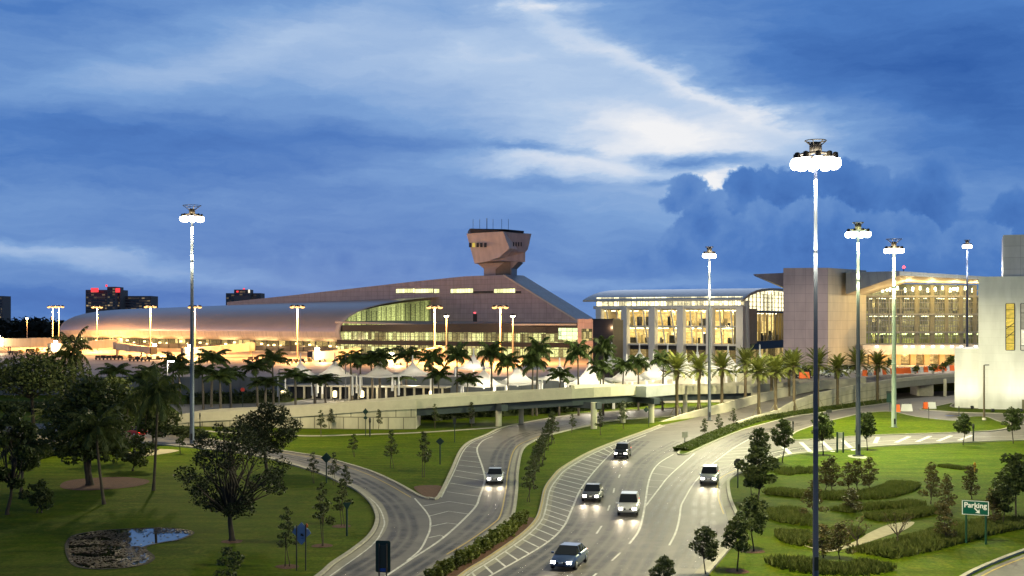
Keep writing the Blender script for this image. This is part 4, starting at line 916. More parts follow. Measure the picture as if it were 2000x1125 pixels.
for i, (px, pc, pb, lb) in enumerate(royals):
    src = rp[i % 4]; h = hgt(pc, pb)
    
    if px > 835: pb = 812 if px < 1200 else 802; h = hgt(pc, pb)
    s = max(.55, h/8.45); loc = G(px, pb); w_ = max(s, 1.) *1.15 if px < 835 else .86
    if i < 4:
        src.location = loc; src.scale = (w_, w_, s); src.rotation_euler.z = i*1.3; src['label'] = lb; rp[i] = src
    else: dup(src, loc, lb, None, i*1.7, (w_*R.uniform(.92, 1.1), w_*R.uniform(.92, 1.1), s))
# --- date palms along the ramp
dp = [make_palm('date_palm', 'date', 7.6, s, (0, 0, 0), '', 'date palms along the ramp') for s in (11, 12)]
dates = [(1322, 715, 815, 'date palm farthest left, behind the ramp barrier'), (1365, 715, 811, 'second date palm from the left, beside the grey lamp mast'), (1410, 712, 806, 'date palm just right of the grey lamp mast in front of the hall'), (1456, 704, 801.5, 'date palm standing farther back before the last hall column'),
 (1482, 720, 818, 'nearest date palm, at the low end of the cream ramp wall'), (1507, 716, 796.5, 'date palm behind the ramp, mostly hidden by a nearer palm'), (1515, 718, 812, 'second date palm along the cream ramp wall from its low end'), (1541, 708, 793.5, 'dark-trunked date palm behind the ramp at the dark van'),
 (1551, 708, 805, 'third date palm along the cream ramp wall, left of the big mast'), (1597, 704, 800, 'date palm half hidden behind the big foreground mast'), (1636, 714, 796, 'date palm between the big mast and the greenish mast'), (1675, 704, 792, 'date palm behind the greenish mast'),
 (1714, 706, 787, 'last date palm on the right, in front of the lit arcade')]
for i, (px, pc, pb, lb) in enumerate(dates):
    h = hgt(pc+6, pb); loc = G(px, pb, .14 if pb > 783 else 0); s = h/7.6; w_ = 1.15 if pb > 770 else 1.3
    if i < 2: o = dp[i]; o.location = loc; o.scale = (w_, w_, s); o['label'] = lb
    else: dup(dp[i % 2], loc, lb, None, i*1.1, (w_*R.uniform(.95, 1.05), w_, s))
# --- coconut palms and dark trees in the park on the left
cps = [(203, 838, 985, 'coconut palm with arching lit fronds in front of the multi-stemmed tree'), (300, 772, 958, 'coconut palm with a slim bare trunk right of the mulch bed'), (40, 870, 972, 'dark coconut palm near the left edge with low fronds'), (150, 690, 842, 'coconut palm rising behind the umbrella tree'), (240, 788, 900, 'pale-fronded coconut palm among the dark shrubs'),
       (104, 812, 866, 'small coconut palm on the sandy strip')]
c0 = None
for i, (px, pc, pb, lb) in enumerate(cps):
    h = hgt(pc, pb)
    if c0 is None: c0 = make_palm('coconut_palm', 'coconut', 7., 31, G(px, pb), lb, 'coconut palms in the park'); c0.scale = (1, 1, h/7.)
    else: dup(c0, G(px, pb), lb, None, i*2.2, (1., 1., h/7.))
def big(px, pb, pc_top, label, rad_px, stem, seed, leaf, n, size, tr, ncl=14, name='oak_tree', **k):
    d = FOC*EYE/(pb-HZ); return make_tree(name, G(px, pb), label, None, hgt(pc_top, pb), rad_px*d/FOC, stem, seed, leaf, n, size, tr, ncl, **k)
big(453, 1056, 812, 'big dark oak with a forked trunk on the lawn right of the pond', 112, 1.6, 41, dark_leaf, 8500, .10, .22, 40, bk=dark_bark, cs=.50)
big(521, 923, 786, 'round dark oak behind the big forked oak beside the loop road', 62, 2.2, 42, dark_leaf, 6500, .145, .2, 16, bk=dark_bark)
big(66, 842, 704, 'wide umbrella-shaped tree with bare curved limbs at the left edge of the park', 128, 5.2, 43, oak_leaf, 6500, .26, .28, 16, name='umbrella_tree', flat=.55, bk=dark_bark)
big(174, 948, 735, 'massive multi-stemmed dark tree on the red mulch bed', 98, 2.8, 44, oak_leaf, 7000, .24, .26, 20, name='banyan_tree', stems=4, bk=dark_bark)
big(14, 1005, 770, 'dark tall tree cut by the left edge of the picture', 56, 1.8, 45, oak_leaf, 3600, .2, .16, 13, name='dark_tree', bk=dark_bark)
big(77, 1002, 938, 'low round dark bush on the lawn near the left edge', 36, .5, 46, oak_leaf, 1500, .12, .06, 9, name='bush', stems=3, bk=dark_bark)
big(225, 862, 732, 'yellow-green dense tree behind the multi-stemmed tree', 62, 1.6, 47, coco_leaf, 3200, .26, .2, 13, name='leafy_tree')
big(300, 868, 752, 'dense dark green tree at the road left of the tall foreground mast', 52, 1., 48, oak_leaf, 2600, .24, .18, 11, name='leafy_tree')
big(150, 840, 745, 'mid green tree between the umbrella tree and the yellow-green tree', 44, 2., 49, coco_leaf, 2200, .26, .18, 10, name='leafy_tree')
big(262, 920, 850, 'dark low tree behind the bare coconut palm trunk', 40, .6, 50, oak_leaf, 1800, .16, .08, 9, name='dark_shrub', stems=2, bk=dark_bark)
big(352, 886, 846, 'tiny dark sapling on the lawn near the foot of the tall foreground mast', 14, 1., 51, oak_leaf, 350, .12, .05, 5, name='sapling', bk=dark_bark)
big(448, 1170, 1062, 'sparse leafy sapling in front of the big forked oak at the bottom edge', 36, .9, 52, young_leaf, 700, .09, .03, 8, name='sapling')
# --- young planted trees: three models, copied
ym = [make_tree('young_tree', (0, 0, 0), '', 'young trees on the lawns', 4.6, .95, 1.35, 60+i, young_leaf, 520, .105, .035, 11, stems=2, upward=1) for i in range(3)]
youngs = [(610, 800, 836, 'young tree left of a pair in front of the cream wall'), (627, 798, 852, 'fullest young tree in front of the cream wall'), (646, 797, 838, 'thin young tree in front of the cream wall, right of the full one'), (740, 797, 842, 'oval young tree at the cream wall beside the dark bollard'), (690, 845, 893, 'short two-stemmed young tree on the middle lawn'),
 (765, 838, 915, 'young tree at the centre of the middle lawn'), (829, 838, 932, 'large young tree on the middle lawn left of the diamond sign'), (611, 880, 944, 'young tree beside the loop road left of the diamond sign'), (652, 882, 948, 'young tree behind the diamond sign at the loop road'), (676, 905, 968, 'leafy young tree inside the curve of the loop road'),
 (630, 935, 1066, 'young tree on a mulch ring in front of the loop road bend'), (667, 932, 1028, 'young tree on a mulch ring left of the inverted triangle sign'), (562, 985, 1107, 'pale young tree on a mulch ring left of the blue sign'), (850, 786, 838, 'dusky young tree in front of the dark underpass opening'), (920, 784, 835, 'slim young tree under the overpass edge'),
 (1080, 800, 866, 'young tree at the far end of the median row'), (1118, 806, 845, 'faint young tree on the right lawn by the overpass pier'), (1172, 800, 850, 'faint young tree right of the overpass pier'), (1217, 780, 838, 'slim young tree between two overpass piers'), (1404, 806, 848, 'young tree at the low end of the planted strip'),
 (1432, 796, 836, 'young tree on the planted strip in front of the ramp traffic'), (1376, 815, 858, 'small young tree near the tip of the planted strip')]
for i, (px, pc, pb, lb) in enumerate(youngs):
    h = hgt(pc, pb); s = h/4.6; w_ = max(s, .8)
    if i < 3: o = ym[i]; o.location = G(px, pb); o.scale = (w_, w_, s); o['label'] = lb
    else: dup(ym[i % 3], G(px, pb), lb, None, i*1.9, (w_*R.uniform(.85, 1.1), w_, s))
# median row of slim trees between the underpass road and the main road
med = [(1033, 980, 905), (1040, 955, 880), (1046, 938, 868), (1052, 922, 852), (1058, 908, 845), (1064, 893, 832), (1070, 880, 818), (1076, 866, 800)]
for i, (px, pb, pc) in enumerate(med):
    h = hgt(pc, pb); dup(ym[i % 3], G(px, pb), ('nearest slim tree of the dark median row between the two roads' if i == 0 else 'farthest slim tree of the dark median row between the two roads' if i == 7 else 'slim tree in the dark median row, number %d from its near end' % (i+1)), 'slim trees in the median row', i*2.1, (.95, .95, h/4.6))
# --- live oaks along the right side
om = [make_tree('live_oak', (0, 0, 0), '', 'young live oaks right of the road', 4.6, 1.35, 1.5, 80+i, oak_leaf, 1900, .115, .06, 12, bk=dark_bark) for i in range(3)]
oaks = [(1378, 1024, 1126, 'compact live oak at the bottom right kerb'), (1296, 1082, 1172, 'live oak crown cut off by the bottom edge'), (1440, 1002, 1116, 'broad live oak on the verge just right of the compact one'), (1472, 960, 1077, 'dark live oak behind the broad one on the verge'), (1478, 868, 1000, 'tall live oak in the dense clump beside the grey octagonal sign'), (1468, 905, 975, 'lower live oak of the dense clump at the road bend'),
 (1484, 832, 922, 'highest live oak of the dense clump against the road'), (1528, 816, 904, 'live oak on the lawn between the clump and the big mast'), (1608, 806, 889, 'live oak just right of the big mast'), (1694, 802, 880, 'dense live oak just right of the greenish mast'), (1881, 805, 869, 'live oak left of the dark bollard on the cross road'), (1979, 795, 866, 'thin live oak at the right edge in front of the white building'),
 (1984, 880, 1010, 'dark live oak at the right edge behind the swale'), (1958, 940, 1030, 'half-hidden dark live oak right of the parking sign')]
for i, (px, pc, pb, lb) in enumerate(oaks):
    h = hgt(pc, pb); s = h/4.6
    if i < 3: o = om[i]; o.location = G(px, pb); o.scale = (s, s, s); o['label'] = lb
    else: dup(om[i % 3], G(px, pb), lb, None, i*1.9, (min(s, 1.3)*R.uniform(.9, 1.1), min(s, 1.3)*R.uniform(.9, 1.1), s))
# --- cypresses and bare saplings in the swale
cm = [make_tree('cypress', (0, 0, 0), '', 'feathery cypresses in the swale', 4.2, 1.15, .5, 95+i, rust_leaf, 1500, .085, .05, 14, upward=1) for i in range(2)]
cyp = [(1612, 895, 958, 'rusty cypress behind the big mast on the upper swale band'), (1625, 888, 960, 'brownish cypress just right of the big mast'), (1658, 900, 955, 'thin cypress in the middle of the upper swale band'), (1675, 893, 958, 'full brownish cypress on the upper swale band'), (1698, 890, 955, 'rightmost cypress of the upper swale band'), (1590, 935, 1015, 'large rusty cypress left of the big mast'),
 (1663, 950, 1000, 'small round cypress on the second swale band'), (1818, 900, 985, 'slim sparse cypress left of the brown pair'), (1850, 922, 1005, 'wide brown cypress behind the parking sign'), (1898, 905, 975, 'green cypress near the yellow hydrant'), (1845, 975, 1060, 'big green cypress left of the parking sign'), (1940, 950, 1030, 'rusty cypress right of the parking sign'),
 (1608, 1020, 1090, 'brown cypress at the foot of the big mast'), (1640, 1015, 1092, 'sparse brown cypress by the dry bed')]
for i, (px, pc, pb, lb) in enumerate(cyp):
    h = hgt(pc, pb); s = h/4.2
    if i < 2: o = cm[i]; o.location = G(px, pb); o.scale = (1, 1, s); o['label'] = lb
    else: dup(cm[i % 2], G(px, pb), lb, None, i*1.9, (R.uniform(.8, 1.05), 1., s))
for i, (px, pb, lb) in enumerate(((1674, 1078, 'bare forked sapling left of the pale dry bed'), (1753, 1066, 'bare spreading sapling in front of the pale dry bed'))):
    r = random.Random(120+i); t = thing('bare_sapling', G(px, pb), lb, 'sapling'); b = MB(); c = MB()
    ends = [(r.uniform(-1.1, 1.1), r.uniform(-.8, .8), r.uniform(1.6, 2.5)) for _ in range(9)]
    b.tube([(0, 0, 0), (0, 0, .9)], [.07, .05], 6); limbs(b, (0, 0, .8), ends, .035, r, .1); crown(c, [(Vector(e), (.25, .25, .2)) for e in ends], 170, .07, r)
    b.build('trunk', bark, t); c.build('crown', rust_leaf, t)
# --- hedges, reeds and shrub masses
def leafy_strip(mb, line, w, h, per_m, size, r, taper=0., stiff=0.):
    from mathutils import noise as mn
    for a, b in zip(line, line[1:]):
        L = (b-a).length
        for _ in range(int(L*per_m)):
            p = a.lerp(b, r.random()); t = (b-a).normalized(); s = Vector((-t.y, t.x, 0)); v = r.uniform(-1, 1); hh = h*(1-taper*v*v)*r.uniform(.7, 1.1)
            if stiff:
                g_ = mn.noise(Vector((p.x*.45+s.x*v, p.y*.45, 3.)))
                if g_ < -.3 and r.random() < .6: continue
                hh *= .75+.9*g_; v *= 1.15
            q = p+s*v*w*.5+Vector((0, 0, hh*r.random()**.55))
            if stiff:
                d = Vector((r.gauss(0, .25), r.gauss(0, .25), 1)).normalized(); sd = Vector((r.gauss(0, 1), r.gauss(0, 1), 0)).normalized()*size*.16
                q.z = r.uniform(0, hh*.5); mb.poly([q-sd, q+sd, q+d*size*1.2+Vector((r.gauss(0, .1), r.gauss(0, .1), 0))], 0)
            else:
                d = Vector((r.gauss(0, 1), r.gauss(0, 1), r.gauss(0, .8))).normalized(); e = d.cross(Vector((r.gauss(0, 1), r.gauss(0, 1), r.gauss(0, 1)))).normalized(); k = size*r.uniform(.6, 1.4)
                mb.poly([q-d*k, q+e*k*.5, q+d*k, q-e*k*.5], 0)
def hedge(name, pts, w, h, per_m, size, label, mat, seed, cat='hedge', stiff=0., core=True, kind=None):
    r = random.Random(seed); L = GL(pts, .0, 4); m = MB(); leafy_strip(m, L, w, h, per_m, size, r, .35, stiff)
    if core:
        c = [offset(L, -w*.36), offset(L, w*.36)]
        for i in range(len(L)-1):
            for pq in ((c[0][i], c[0][i+1]), (c[1][i+1], c[1][i])): m.poly([pq[0], pq[1], pq[1]+Vector((0, 0, h*.62)), pq[0]+Vector((0, 0, h*.62))], 0)
            m.poly([c[0][i]+Vector((0, 0, h*.62)), c[0][i+1]+Vector((0, 0, h*.62)), c[1][i+1]+Vector((0, 0, h*.62)), c[1][i]+Vector((0, 0, h*.62))], 0)
    o = m.build(name, mat); tag(o, label, cat, None, kind); return o
r_ = random.Random(5)                                          # the row of separate planted shrubs along the bottom kerb
sh = thing('kerb_shrub', (0, 0, 0), '', 'shrub', 'shrubs lined up along the kerb'); c = MB(); crown(c, [(Vector((0, 0, .45)), (.42, .42, .42)), (Vector((.15, .1, .75)), (.3, .3, .3)), (Vector((-.2, 0, .6)), (.3, .3, .35))], 260, .12, r_); c.build('foliage', leafmat('kerb_shrub_leaf', (.05, .075, .012, 1), (.15, .165, .03, 1)), sh)
c = MB(); c.tube([(0, 0, 0), (.05, 0, .4)], .04, 5); c.tube([(0, 0, 0), (-.12, .05, .4)], .03, 5); c.build('stem', bark, sh)
HLn = GL([(1022, 1020), (1000, 1042), (965, 1066), (925, 1092), (885, 1115), (840, 1140)], 0, 20); acc = 0.; k = 0; first = True
tot = sum((b-a).length for a, b in zip(HLn, HLn[1:])); nsh = 22
for i in range(nsh):
    want = tot*i/(nsh-1); acc = 0.
    for a, b in zip(HLn, HLn[1:]):
        l = (b-a).length
        if acc+l >= want-1e-6: p = a.lerp(b, (want-acc)/l); break
        acc += l
    lb = 'shrub number %d from the far end of the kerbside row between the two roads' % (i+1)
    for row in (0,):
        if first: sh.location = p; sh['label'] = lb; first = False
        else: dup(sh, p+Vector((r_.uniform(-.1, .1), r_.uniform(-.15, .15), 0)), lb, None, i*1.3, r_.uniform(.9, 1.25))
patch('mulch_bed', [(1024, 1012), (1046, 1016), (1020, 1042), (985, 1068), (945, 1095), (905, 1122), (860, 1150), (830, 1150), (880, 1112), (940, 1072), (985, 1038)], mulch, .03)
hedge('clipped_hedge', [(1330, 882), (1352, 873), (1400, 851), (1450, 832), (1487, 822), (1545, 812), (1600, 803), (1675, 793), (1738, 785)], 2.3, .75, 330, .14, 'long low clipped hedge on the planted strip below the cream ramp wall', hedge_leaf, 131)
reeds = [([(1508, 962), (1560, 968), (1630, 972), (1700, 970), (1745, 960), (1768, 948)], 3.0, 1.1, 'upper curved band of dark reeds at the top of the swale'), ([(1510, 925), (1560, 920), (1600, 922)], 4., .5, 'thin patch of long grass left of the big mast'),
 ([(1524, 1000), (1540, 1012), (1562, 1020), (1590, 1022)], 3.2, 1.2, 'short curved reed band left of the big mast in the swale'), ([(1700, 1015), (1745, 1012), (1790, 1005), (1815, 998)], 2.2, 1., 'reed band along the far side of the dry bed'), ([(1640, 1000), (1700, 992), (1760, 990), (1790, 985)], 2., .7, 'faint reed band above the dry bed'),
 ([(1545, 1045), (1560, 1058), (1590, 1064), (1620, 1056), (1660, 1040)], 2.4, 1.1, 'reed clump left of the dry bed around the mast foot'), ([(1532, 1098), (1560, 1110), (1620, 1116), (1680, 1116), (1715, 1108)], 2.6, 1.2, 'nearest pale reed band at the bottom of the swale'),
 ([(1700, 1085), (1750, 1076), (1800, 1064), (1860, 1048), (1920, 1034), (1990, 1020)], 3.6, 1.1, 'long reed band running up to the parking sign'), ([(1840, 911), (1860, 914), (1885, 917)], 1.6, .4, 'small dark patch of weeds on the bright lawn')]
for i, (pts, w, h, lb) in enumerate(reeds):
    o = hedge('reed_bed', pts, w*.95, h*.5, 520 if i not in (1, 4) else 200, .42 if i != 8 else .3, lb, reed_leaf, 140+i, 'reeds', 1., False, 'stuff')
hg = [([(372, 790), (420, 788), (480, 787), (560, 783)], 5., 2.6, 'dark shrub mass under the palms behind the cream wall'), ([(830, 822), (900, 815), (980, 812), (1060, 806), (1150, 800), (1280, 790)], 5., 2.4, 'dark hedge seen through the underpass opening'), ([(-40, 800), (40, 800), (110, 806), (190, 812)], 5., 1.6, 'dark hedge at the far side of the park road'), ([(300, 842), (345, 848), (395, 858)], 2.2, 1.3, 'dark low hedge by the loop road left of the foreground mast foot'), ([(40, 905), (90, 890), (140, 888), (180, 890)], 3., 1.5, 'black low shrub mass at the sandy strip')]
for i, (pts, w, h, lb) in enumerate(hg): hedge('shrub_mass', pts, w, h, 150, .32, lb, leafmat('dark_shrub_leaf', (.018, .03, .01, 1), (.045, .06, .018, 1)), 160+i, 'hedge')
m = MB(); crown(m, [(Vector((X(x, d), d, 6)), (r_.uniform(18, 30), 16, r_.uniform(8, 14))) for x, d in [(px, 1150+r_.uniform(-60, 60)) for px in range(-60, 460, 26)]], 5200, 3., r_)
m.poly([Vector((X(-100, 1240), 1240, 0)), Vector((X(700, 1240), 1240, 0)), Vector((X(700, 1240), 1240, 12)), Vector((X(-100, 1240), 1240, 15))], 0)
tag(m.build('far_wood', leafmat('far_wood_leaf', (.012, .016, .012, 1), (.03, .034, .02, 1))), 'dark distant wood along the horizon behind the apron at the left', 'wood', None, 'stuff')
# --- the pond with its floating mat
PD = [(130, 1064), (146, 1046), (200, 1037), (260, 1033), (330, 1032), (376, 1040), (352, 1054), (318, 1060), (282, 1070), (299, 1090), (272, 1105), (200, 1112), (150, 1106), (134, 1086)]
wm, nt, out = nodes_of('pond_water'); p = N(nt, 'ShaderNodeBsdfPrincipled', i_Roughness=.03, i_IOR=1.33); p.inputs['Base Color'].default_value = (.006, .008, .008, 1); p.inputs['Specular IOR Level'].default_value = 1.
nt.links.new(p.outputs[0], out.inputs[0]); patch('pond_water', PD, wm, .012)
rim = MB(); rim.ribbon(GL(PD+[PD[0]], 0, 5), .3, .016, 0, .02); struct(rim.build('pond_bank', surf('mud', (.028, .026, .012), .9, var=.4, scale=2.)))
PL = GL(PD, 0, 5, True); fm = MB()
def inside(x, y):
    c = False
    for a, b in zip(PL, PL[1:]+PL[:1]):
        if (a.y > y) != (b.y > y) and x < (b.x-a.x)*(y-a.y)/(b.y-a.y)+a.x: c = not c
    return c
bx = (min(p.x for p in PL), max(p.x for p in PL), min(p.y for p in PL), max(p.y for p in PL)); k = 0
from mathutils import noise as mn
while k < 5200:
    x, y = r_.uniform(bx[0], bx[1]), r_.uniform(bx[2], bx[3])
    if not inside(x, y): continue
    k += 1; px = 1000+x/y*FOC; py = HZ+EYE/y*FOC
    clear = (px > 255 and py < 1068 and not (px > 300 and py < 1043)) or mn.noise(Vector((x*.55, y*.55, 2))) > .18
    if clear and r_.random() < .97: continue
    z = .03+r_.random()*.03; s = r_.uniform(.05, .13); a = r_.uniform(0, 6.28)
    fm.poly([(x+math.cos(a+j*1.2566)*s, y+math.sin(a+j*1.2566)*s, z+r_.uniform(-.015, .04)) for j in range(5)], 0)
tag(fm.build('floating_plants', leafmat('floating_leaf', (.07, .05, .03, 1), (.22, .17, .11, 1))), 'brown mat of floating water plants on the pond', 'water plants', None, 'stuff')
# mulch rings at the young trees
for px, py in ((630, 1066), (667, 1028), (562, 1107), (453, 1058), (1440, 1116), (1472, 1077)):
    c = G(px, py); m = MB(); m.fill([c+Vector((math.cos(a)*R.uniform(.75, .95), math.sin(a)*R.uniform(.75, .95), .02)) for a in [i*.5236 for i in range(12)]]); struct(m.build('mulch_ring', mulch))
# ---------------------------------------------------------------- overpass, ramp and walls
joint = panel('retaining_panels', (.50, .465, .34), 2.4, 1.9, .16, .8, jcol=.38, off=.5, var=.05, weather=.3)
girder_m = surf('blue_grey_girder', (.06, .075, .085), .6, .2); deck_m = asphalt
OV = [(330, 812, 201), (390, 805, 200), (560, 797, 197), (700, 786, 195), (812, 779.5, 195), (974, 769, 199), (1160, 757, 196), (1262, 753, 210), (1330, 753.5, 222), (1475, 751.5, 240), (1560, 744, 250)]
OVp = [W(*p) for p in OV]; OVs = smooth_line(OVp, 4); wal = OVs[:17]
DZ = Vector((0, 0, 1))
ovp = thing('overpass', Vector((OVp[6].x, OVp[6].y, 0)), 'cream concrete overpass with dark girders on round piers, rising to the right across the picture', 'overpass')
back = offset(OVs, 8.5)
m = MB(); m.quads([[p-DZ*1.0 for p in OVs], [p-DZ*1.0 for p in back]], 0, False); m.build('roadway', deck_m, ovp, True)
m = MB()
m.quads([[p-DZ*1.55 for p in OVs[16:]], list(OVs[16:]), [p for p in offset(OVs[16:], .3)], [p-DZ*1. for p in offset(OVs[16:], .3)]], 0, False)
m.quads([[p for p in offset(back, -.3)], list(back)], 0, False); m.quads([[p-DZ*1. for p in offset(back, -.3)], [p for p in offset(back, -.3)]], 0, False)
m.quads([[p-DZ*1.56 for p in OVs[16:]], [p-DZ*1.56 for p in back[16:]]], 0, False); m.build('parapet', cream, ovp, True)
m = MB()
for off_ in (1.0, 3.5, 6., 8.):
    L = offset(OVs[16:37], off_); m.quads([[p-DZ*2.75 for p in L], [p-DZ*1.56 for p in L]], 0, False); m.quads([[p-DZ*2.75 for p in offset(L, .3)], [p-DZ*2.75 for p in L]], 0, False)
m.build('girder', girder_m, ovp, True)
for px, d, tb in ((974, 200, 1), (1160, 195.5, 1), (1272, 207, 1), (1018, 205, 0), (1217, 207, 0), (1338, 224, 0), (922, 206, 0)):
    m = MB(); c = Vector((X(px, d), d, 0)); m.tube([c, c+DZ*4.2], .5 if tb else .42, 10); m.build('pier', cream, ovp, True)
for a, b in (((1072, 788, 203), (1161, 789.5, 196)), ((930, 792, 207), (980, 793, 199)), ((1230, 779, 212), (1276, 782, 206))):
    m = MB(); A, B = W(*a), W(*b); t = (B-A); t.z = 0; f = Frame(A, B); zz = (A.z+B.z)/2; f.box(m, -1, f.L+1, zz-.5, zz+.5, -.6, .6, 0); m.build('pier_cap', girder_m, ovp, True)
m = MB(); f = Frame((X(1262, 205), 205), (X(1318, 212), 212)); f.box(m, 0, f.L, f.zat(0, 776), f.zat(0, 755), -4, 0, 0); m.build('end_block', surf('grey_block', (.36, .38, .37), .7), ovp, True)
rw = thing('retaining_wall', Vector((OVp[3].x, OVp[3].y, 0)), 'long cream panelled retaining wall rising from the left to the underpass opening', 'retaining wall')
m = MB(); acc = 0.
wf = offset(wal, -.35)
for a, b in zip(wf, wf[1:]):
    l = (Vector((b.x, b.y, 0))-Vector((a.x, a.y, 0))).length
    m.poly([Vector((a.x, a.y, 0)), Vector((b.x, b.y, 0)), b-DZ*1.45, a-DZ*1.45], 0, [(acc, 0), (acc+l, 0), (acc+l, b.z-1.45), (acc, a.z-1.45)]); acc += l
e = wf[-1]; m.poly([Vector((e.x, e.y, 0)), Vector((e.x+.1, e.y+8.5, 0)), Vector((e.x+.1, e.y+8.5, e.z-1.45)), e-DZ*1.45], 1)
m.build('panels', [joint, cream], rw, True)
m = MB(); wg = offset(wal, -.55); m.quads([[p-DZ*1.5 for p in wf], [p-DZ*1.5 for p in wg], list(wg), list(offset(wal, .0)), [p-DZ*1. for p in wal]], 0, False)
m.poly([wg[-1]-DZ*1.5, wal[-1]-DZ*1.5, wal[-1], wg[-1]], 0); m.build('coping', cream, rw, True)
# the ramp
near = [(1440, 836, 835.5), (1480, 822, 815), (1520, 813, 800), (1550, 806.5, 784), (1592, 799, 769.5), (1640, 792.5, 758.5), (1676, 788.5, 751), (1714, 784.5, 745.5), (1742, 781.5, 740.5), (1800, 776, 734.5), (1863, 771.5, 729.5), (1920, 768, 725)]
near = [(x, yb, min(yt, yb-1)) for x, yb, yt in near]
NB = [G(x, yb) for x, yb, _ in near]; NT = []
for (x, yb, yt), b in zip(near, NB): NT.append(Vector((b.x, b.y, max(.95, Z(yt, b.y)))))
NB[0].z = 0; NTs = smooth_line(NT, 3); NBs = [Vector((p.x, p.y, 0)) for p in NTs]
rampz = [max(.03, p.z-.9) for p in NTs]
FARo = offset(NBs, 11.6)
ramp = thing('ramp', Vector((NB[4].x, NB[4].y, 0)), 'cream walled road ramp climbing right towards the departures deck', 'ramp')
m = MB(); m.quads([[Vector((p.x, p.y, z)) for p, z in zip(NTs, rampz)], [Vector((p.x, p.y, z)) for p, z in zip(FARo, rampz)]], 0, False)
st0 = NTs[0]; fr0 = FARo[0]; m.build('roadway', asphalt, ramp, True)
iw = 24                                                        # the solid wall ends where the underpass openings begin
m = MB(); acc = 0.
for i in range(iw):
    a, b = NBs[i], NBs[i+1]; l = (b-a).length; ta, tb = NTs[i], NTs[i+1]
    m.poly([a, b, tb-DZ*.05, ta-DZ*.05], 0, [(acc, -ta.z), (acc+l, -tb.z), (acc+l, 0), (acc, 0)]); acc += l
m.build('wall', panel('ramp_wall_panels', (.52, .485, .35), 5.5, 1.55, .10, .75, jcol=.5, var=.04, weather=.3), ramp, True)
m = MB(); ins = offset(NTs, .35); outw = offset(NTs, -.1)
m.quads([[p-DZ*.75 for p in outw], list(outw), list(ins), [p-DZ*.9 for p in ins]], 0, False); m.build('parapet', cream, ramp, True)
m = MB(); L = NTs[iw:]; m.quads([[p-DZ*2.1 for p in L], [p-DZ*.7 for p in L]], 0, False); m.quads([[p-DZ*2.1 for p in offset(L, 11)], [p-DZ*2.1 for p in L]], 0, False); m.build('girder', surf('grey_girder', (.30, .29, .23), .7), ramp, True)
for px, w in ((1796, .9), (1811, 3.1), (1846, .7)):
    m = MB(); d = 279-(px-1795)*.03; f = Frame((X(px-w/.115/2, d), d), (X(px+w/.115/2, d-.2), d-.2)); f.box(m, 0, f.L, 0, 3.9, -2 if w < 3 else -9, -.5, 0); m.build('pier', cream if w < 3 else kerb_m, ramp, True)
FB_ = smooth_line([W(1281, 829, 207), W(1330, 811, 214), W(1380, 797, 221), W(1440, 781, 229), W(1500, 766, 238), W(1545, 755, 245), W(1595, 744, 252), W(1640, 741, 257), W(1692, 736.5, 262)], 4)
brr = thing('ramp_barrier', Vector((FB_[0].x, FB_[0].y, 0)), 'pale concrete barrier curving up the far side of the ramp', 'barrier')
m = MB(); bb2 = offset(FB_, .5)
m.quads([[Vector((p.x, p.y, max(0, p.z-1.9))) for p in FB_], list(FB_), list(bb2), [Vector((p.x, p.y, 0)) for p in bb2]], 0, False)
m.poly([FB_[0]-DZ*1.2, FB_[0], bb2[0], bb2[0]-DZ*1.2], 0); m.build('barrier_wall', cream, brr, True)
# the upper wall with a strip of planting on top, and the departures deck
UW = smooth_line([W(1110, 757, 252), W(1190, 749, 254), W(1275, 741, 256), W(1375, 733, 258), W(1495, 727, 262), W(1590, 721.5, 268)], 4)
uw = thing('upper_wall', Vector((UW[8].x, UW[8].y, 0)), 'cream wall topped by a low planted strip in front of the white tents', 'wall')
m = MB(); m.quads([[Vector((p.x, p.y, 0)) for p in UW], list(UW), list(offset(UW, .5)), [Vector((p.x, p.y, 0)) for p in offset(UW, .5)]], 0, False); m.build('wall', cream, uw, True)
m = MB(); rr = random.Random(9)
for a, b in zip(UW, UW[1:]):
    for _ in range(70):
        q = a.lerp(b, rr.random())+Vector((rr.uniform(-.2, .4), rr.uniform(.1, 1.), rr.uniform(0, .7))); d = Vector((rr.gauss(0, 1), rr.gauss(0, 1), rr.gauss(0, 1))).normalized()*.35; e = Vector((rr.gauss(0, 1), 0, rr.gauss(0, 1)))*.18; m.poly([q-d, q+e, q+d, q-e], 0)
m.build('planting', hedge_leaf, uw, True)
dk = MB(); dpts = [G(1500, 741, 5.0), G(1592, 740, 5.0), G(1700, 737, 4.6), G(1760, 733.5, 4.6), G(1925, 725, 4.6), G(2000, 705, 5.), G(1990, 697, 5.), G(1690, 700, 5.), G(1540, 716, 5.)]
dk.fill(dpts); 
for a, b in zip(dpts[:4], dpts[1:5]): dk.poly([a-DZ*1.2, b-DZ*1.2, b, a], 0)
struct(dk.build('departures_road', apron_m))
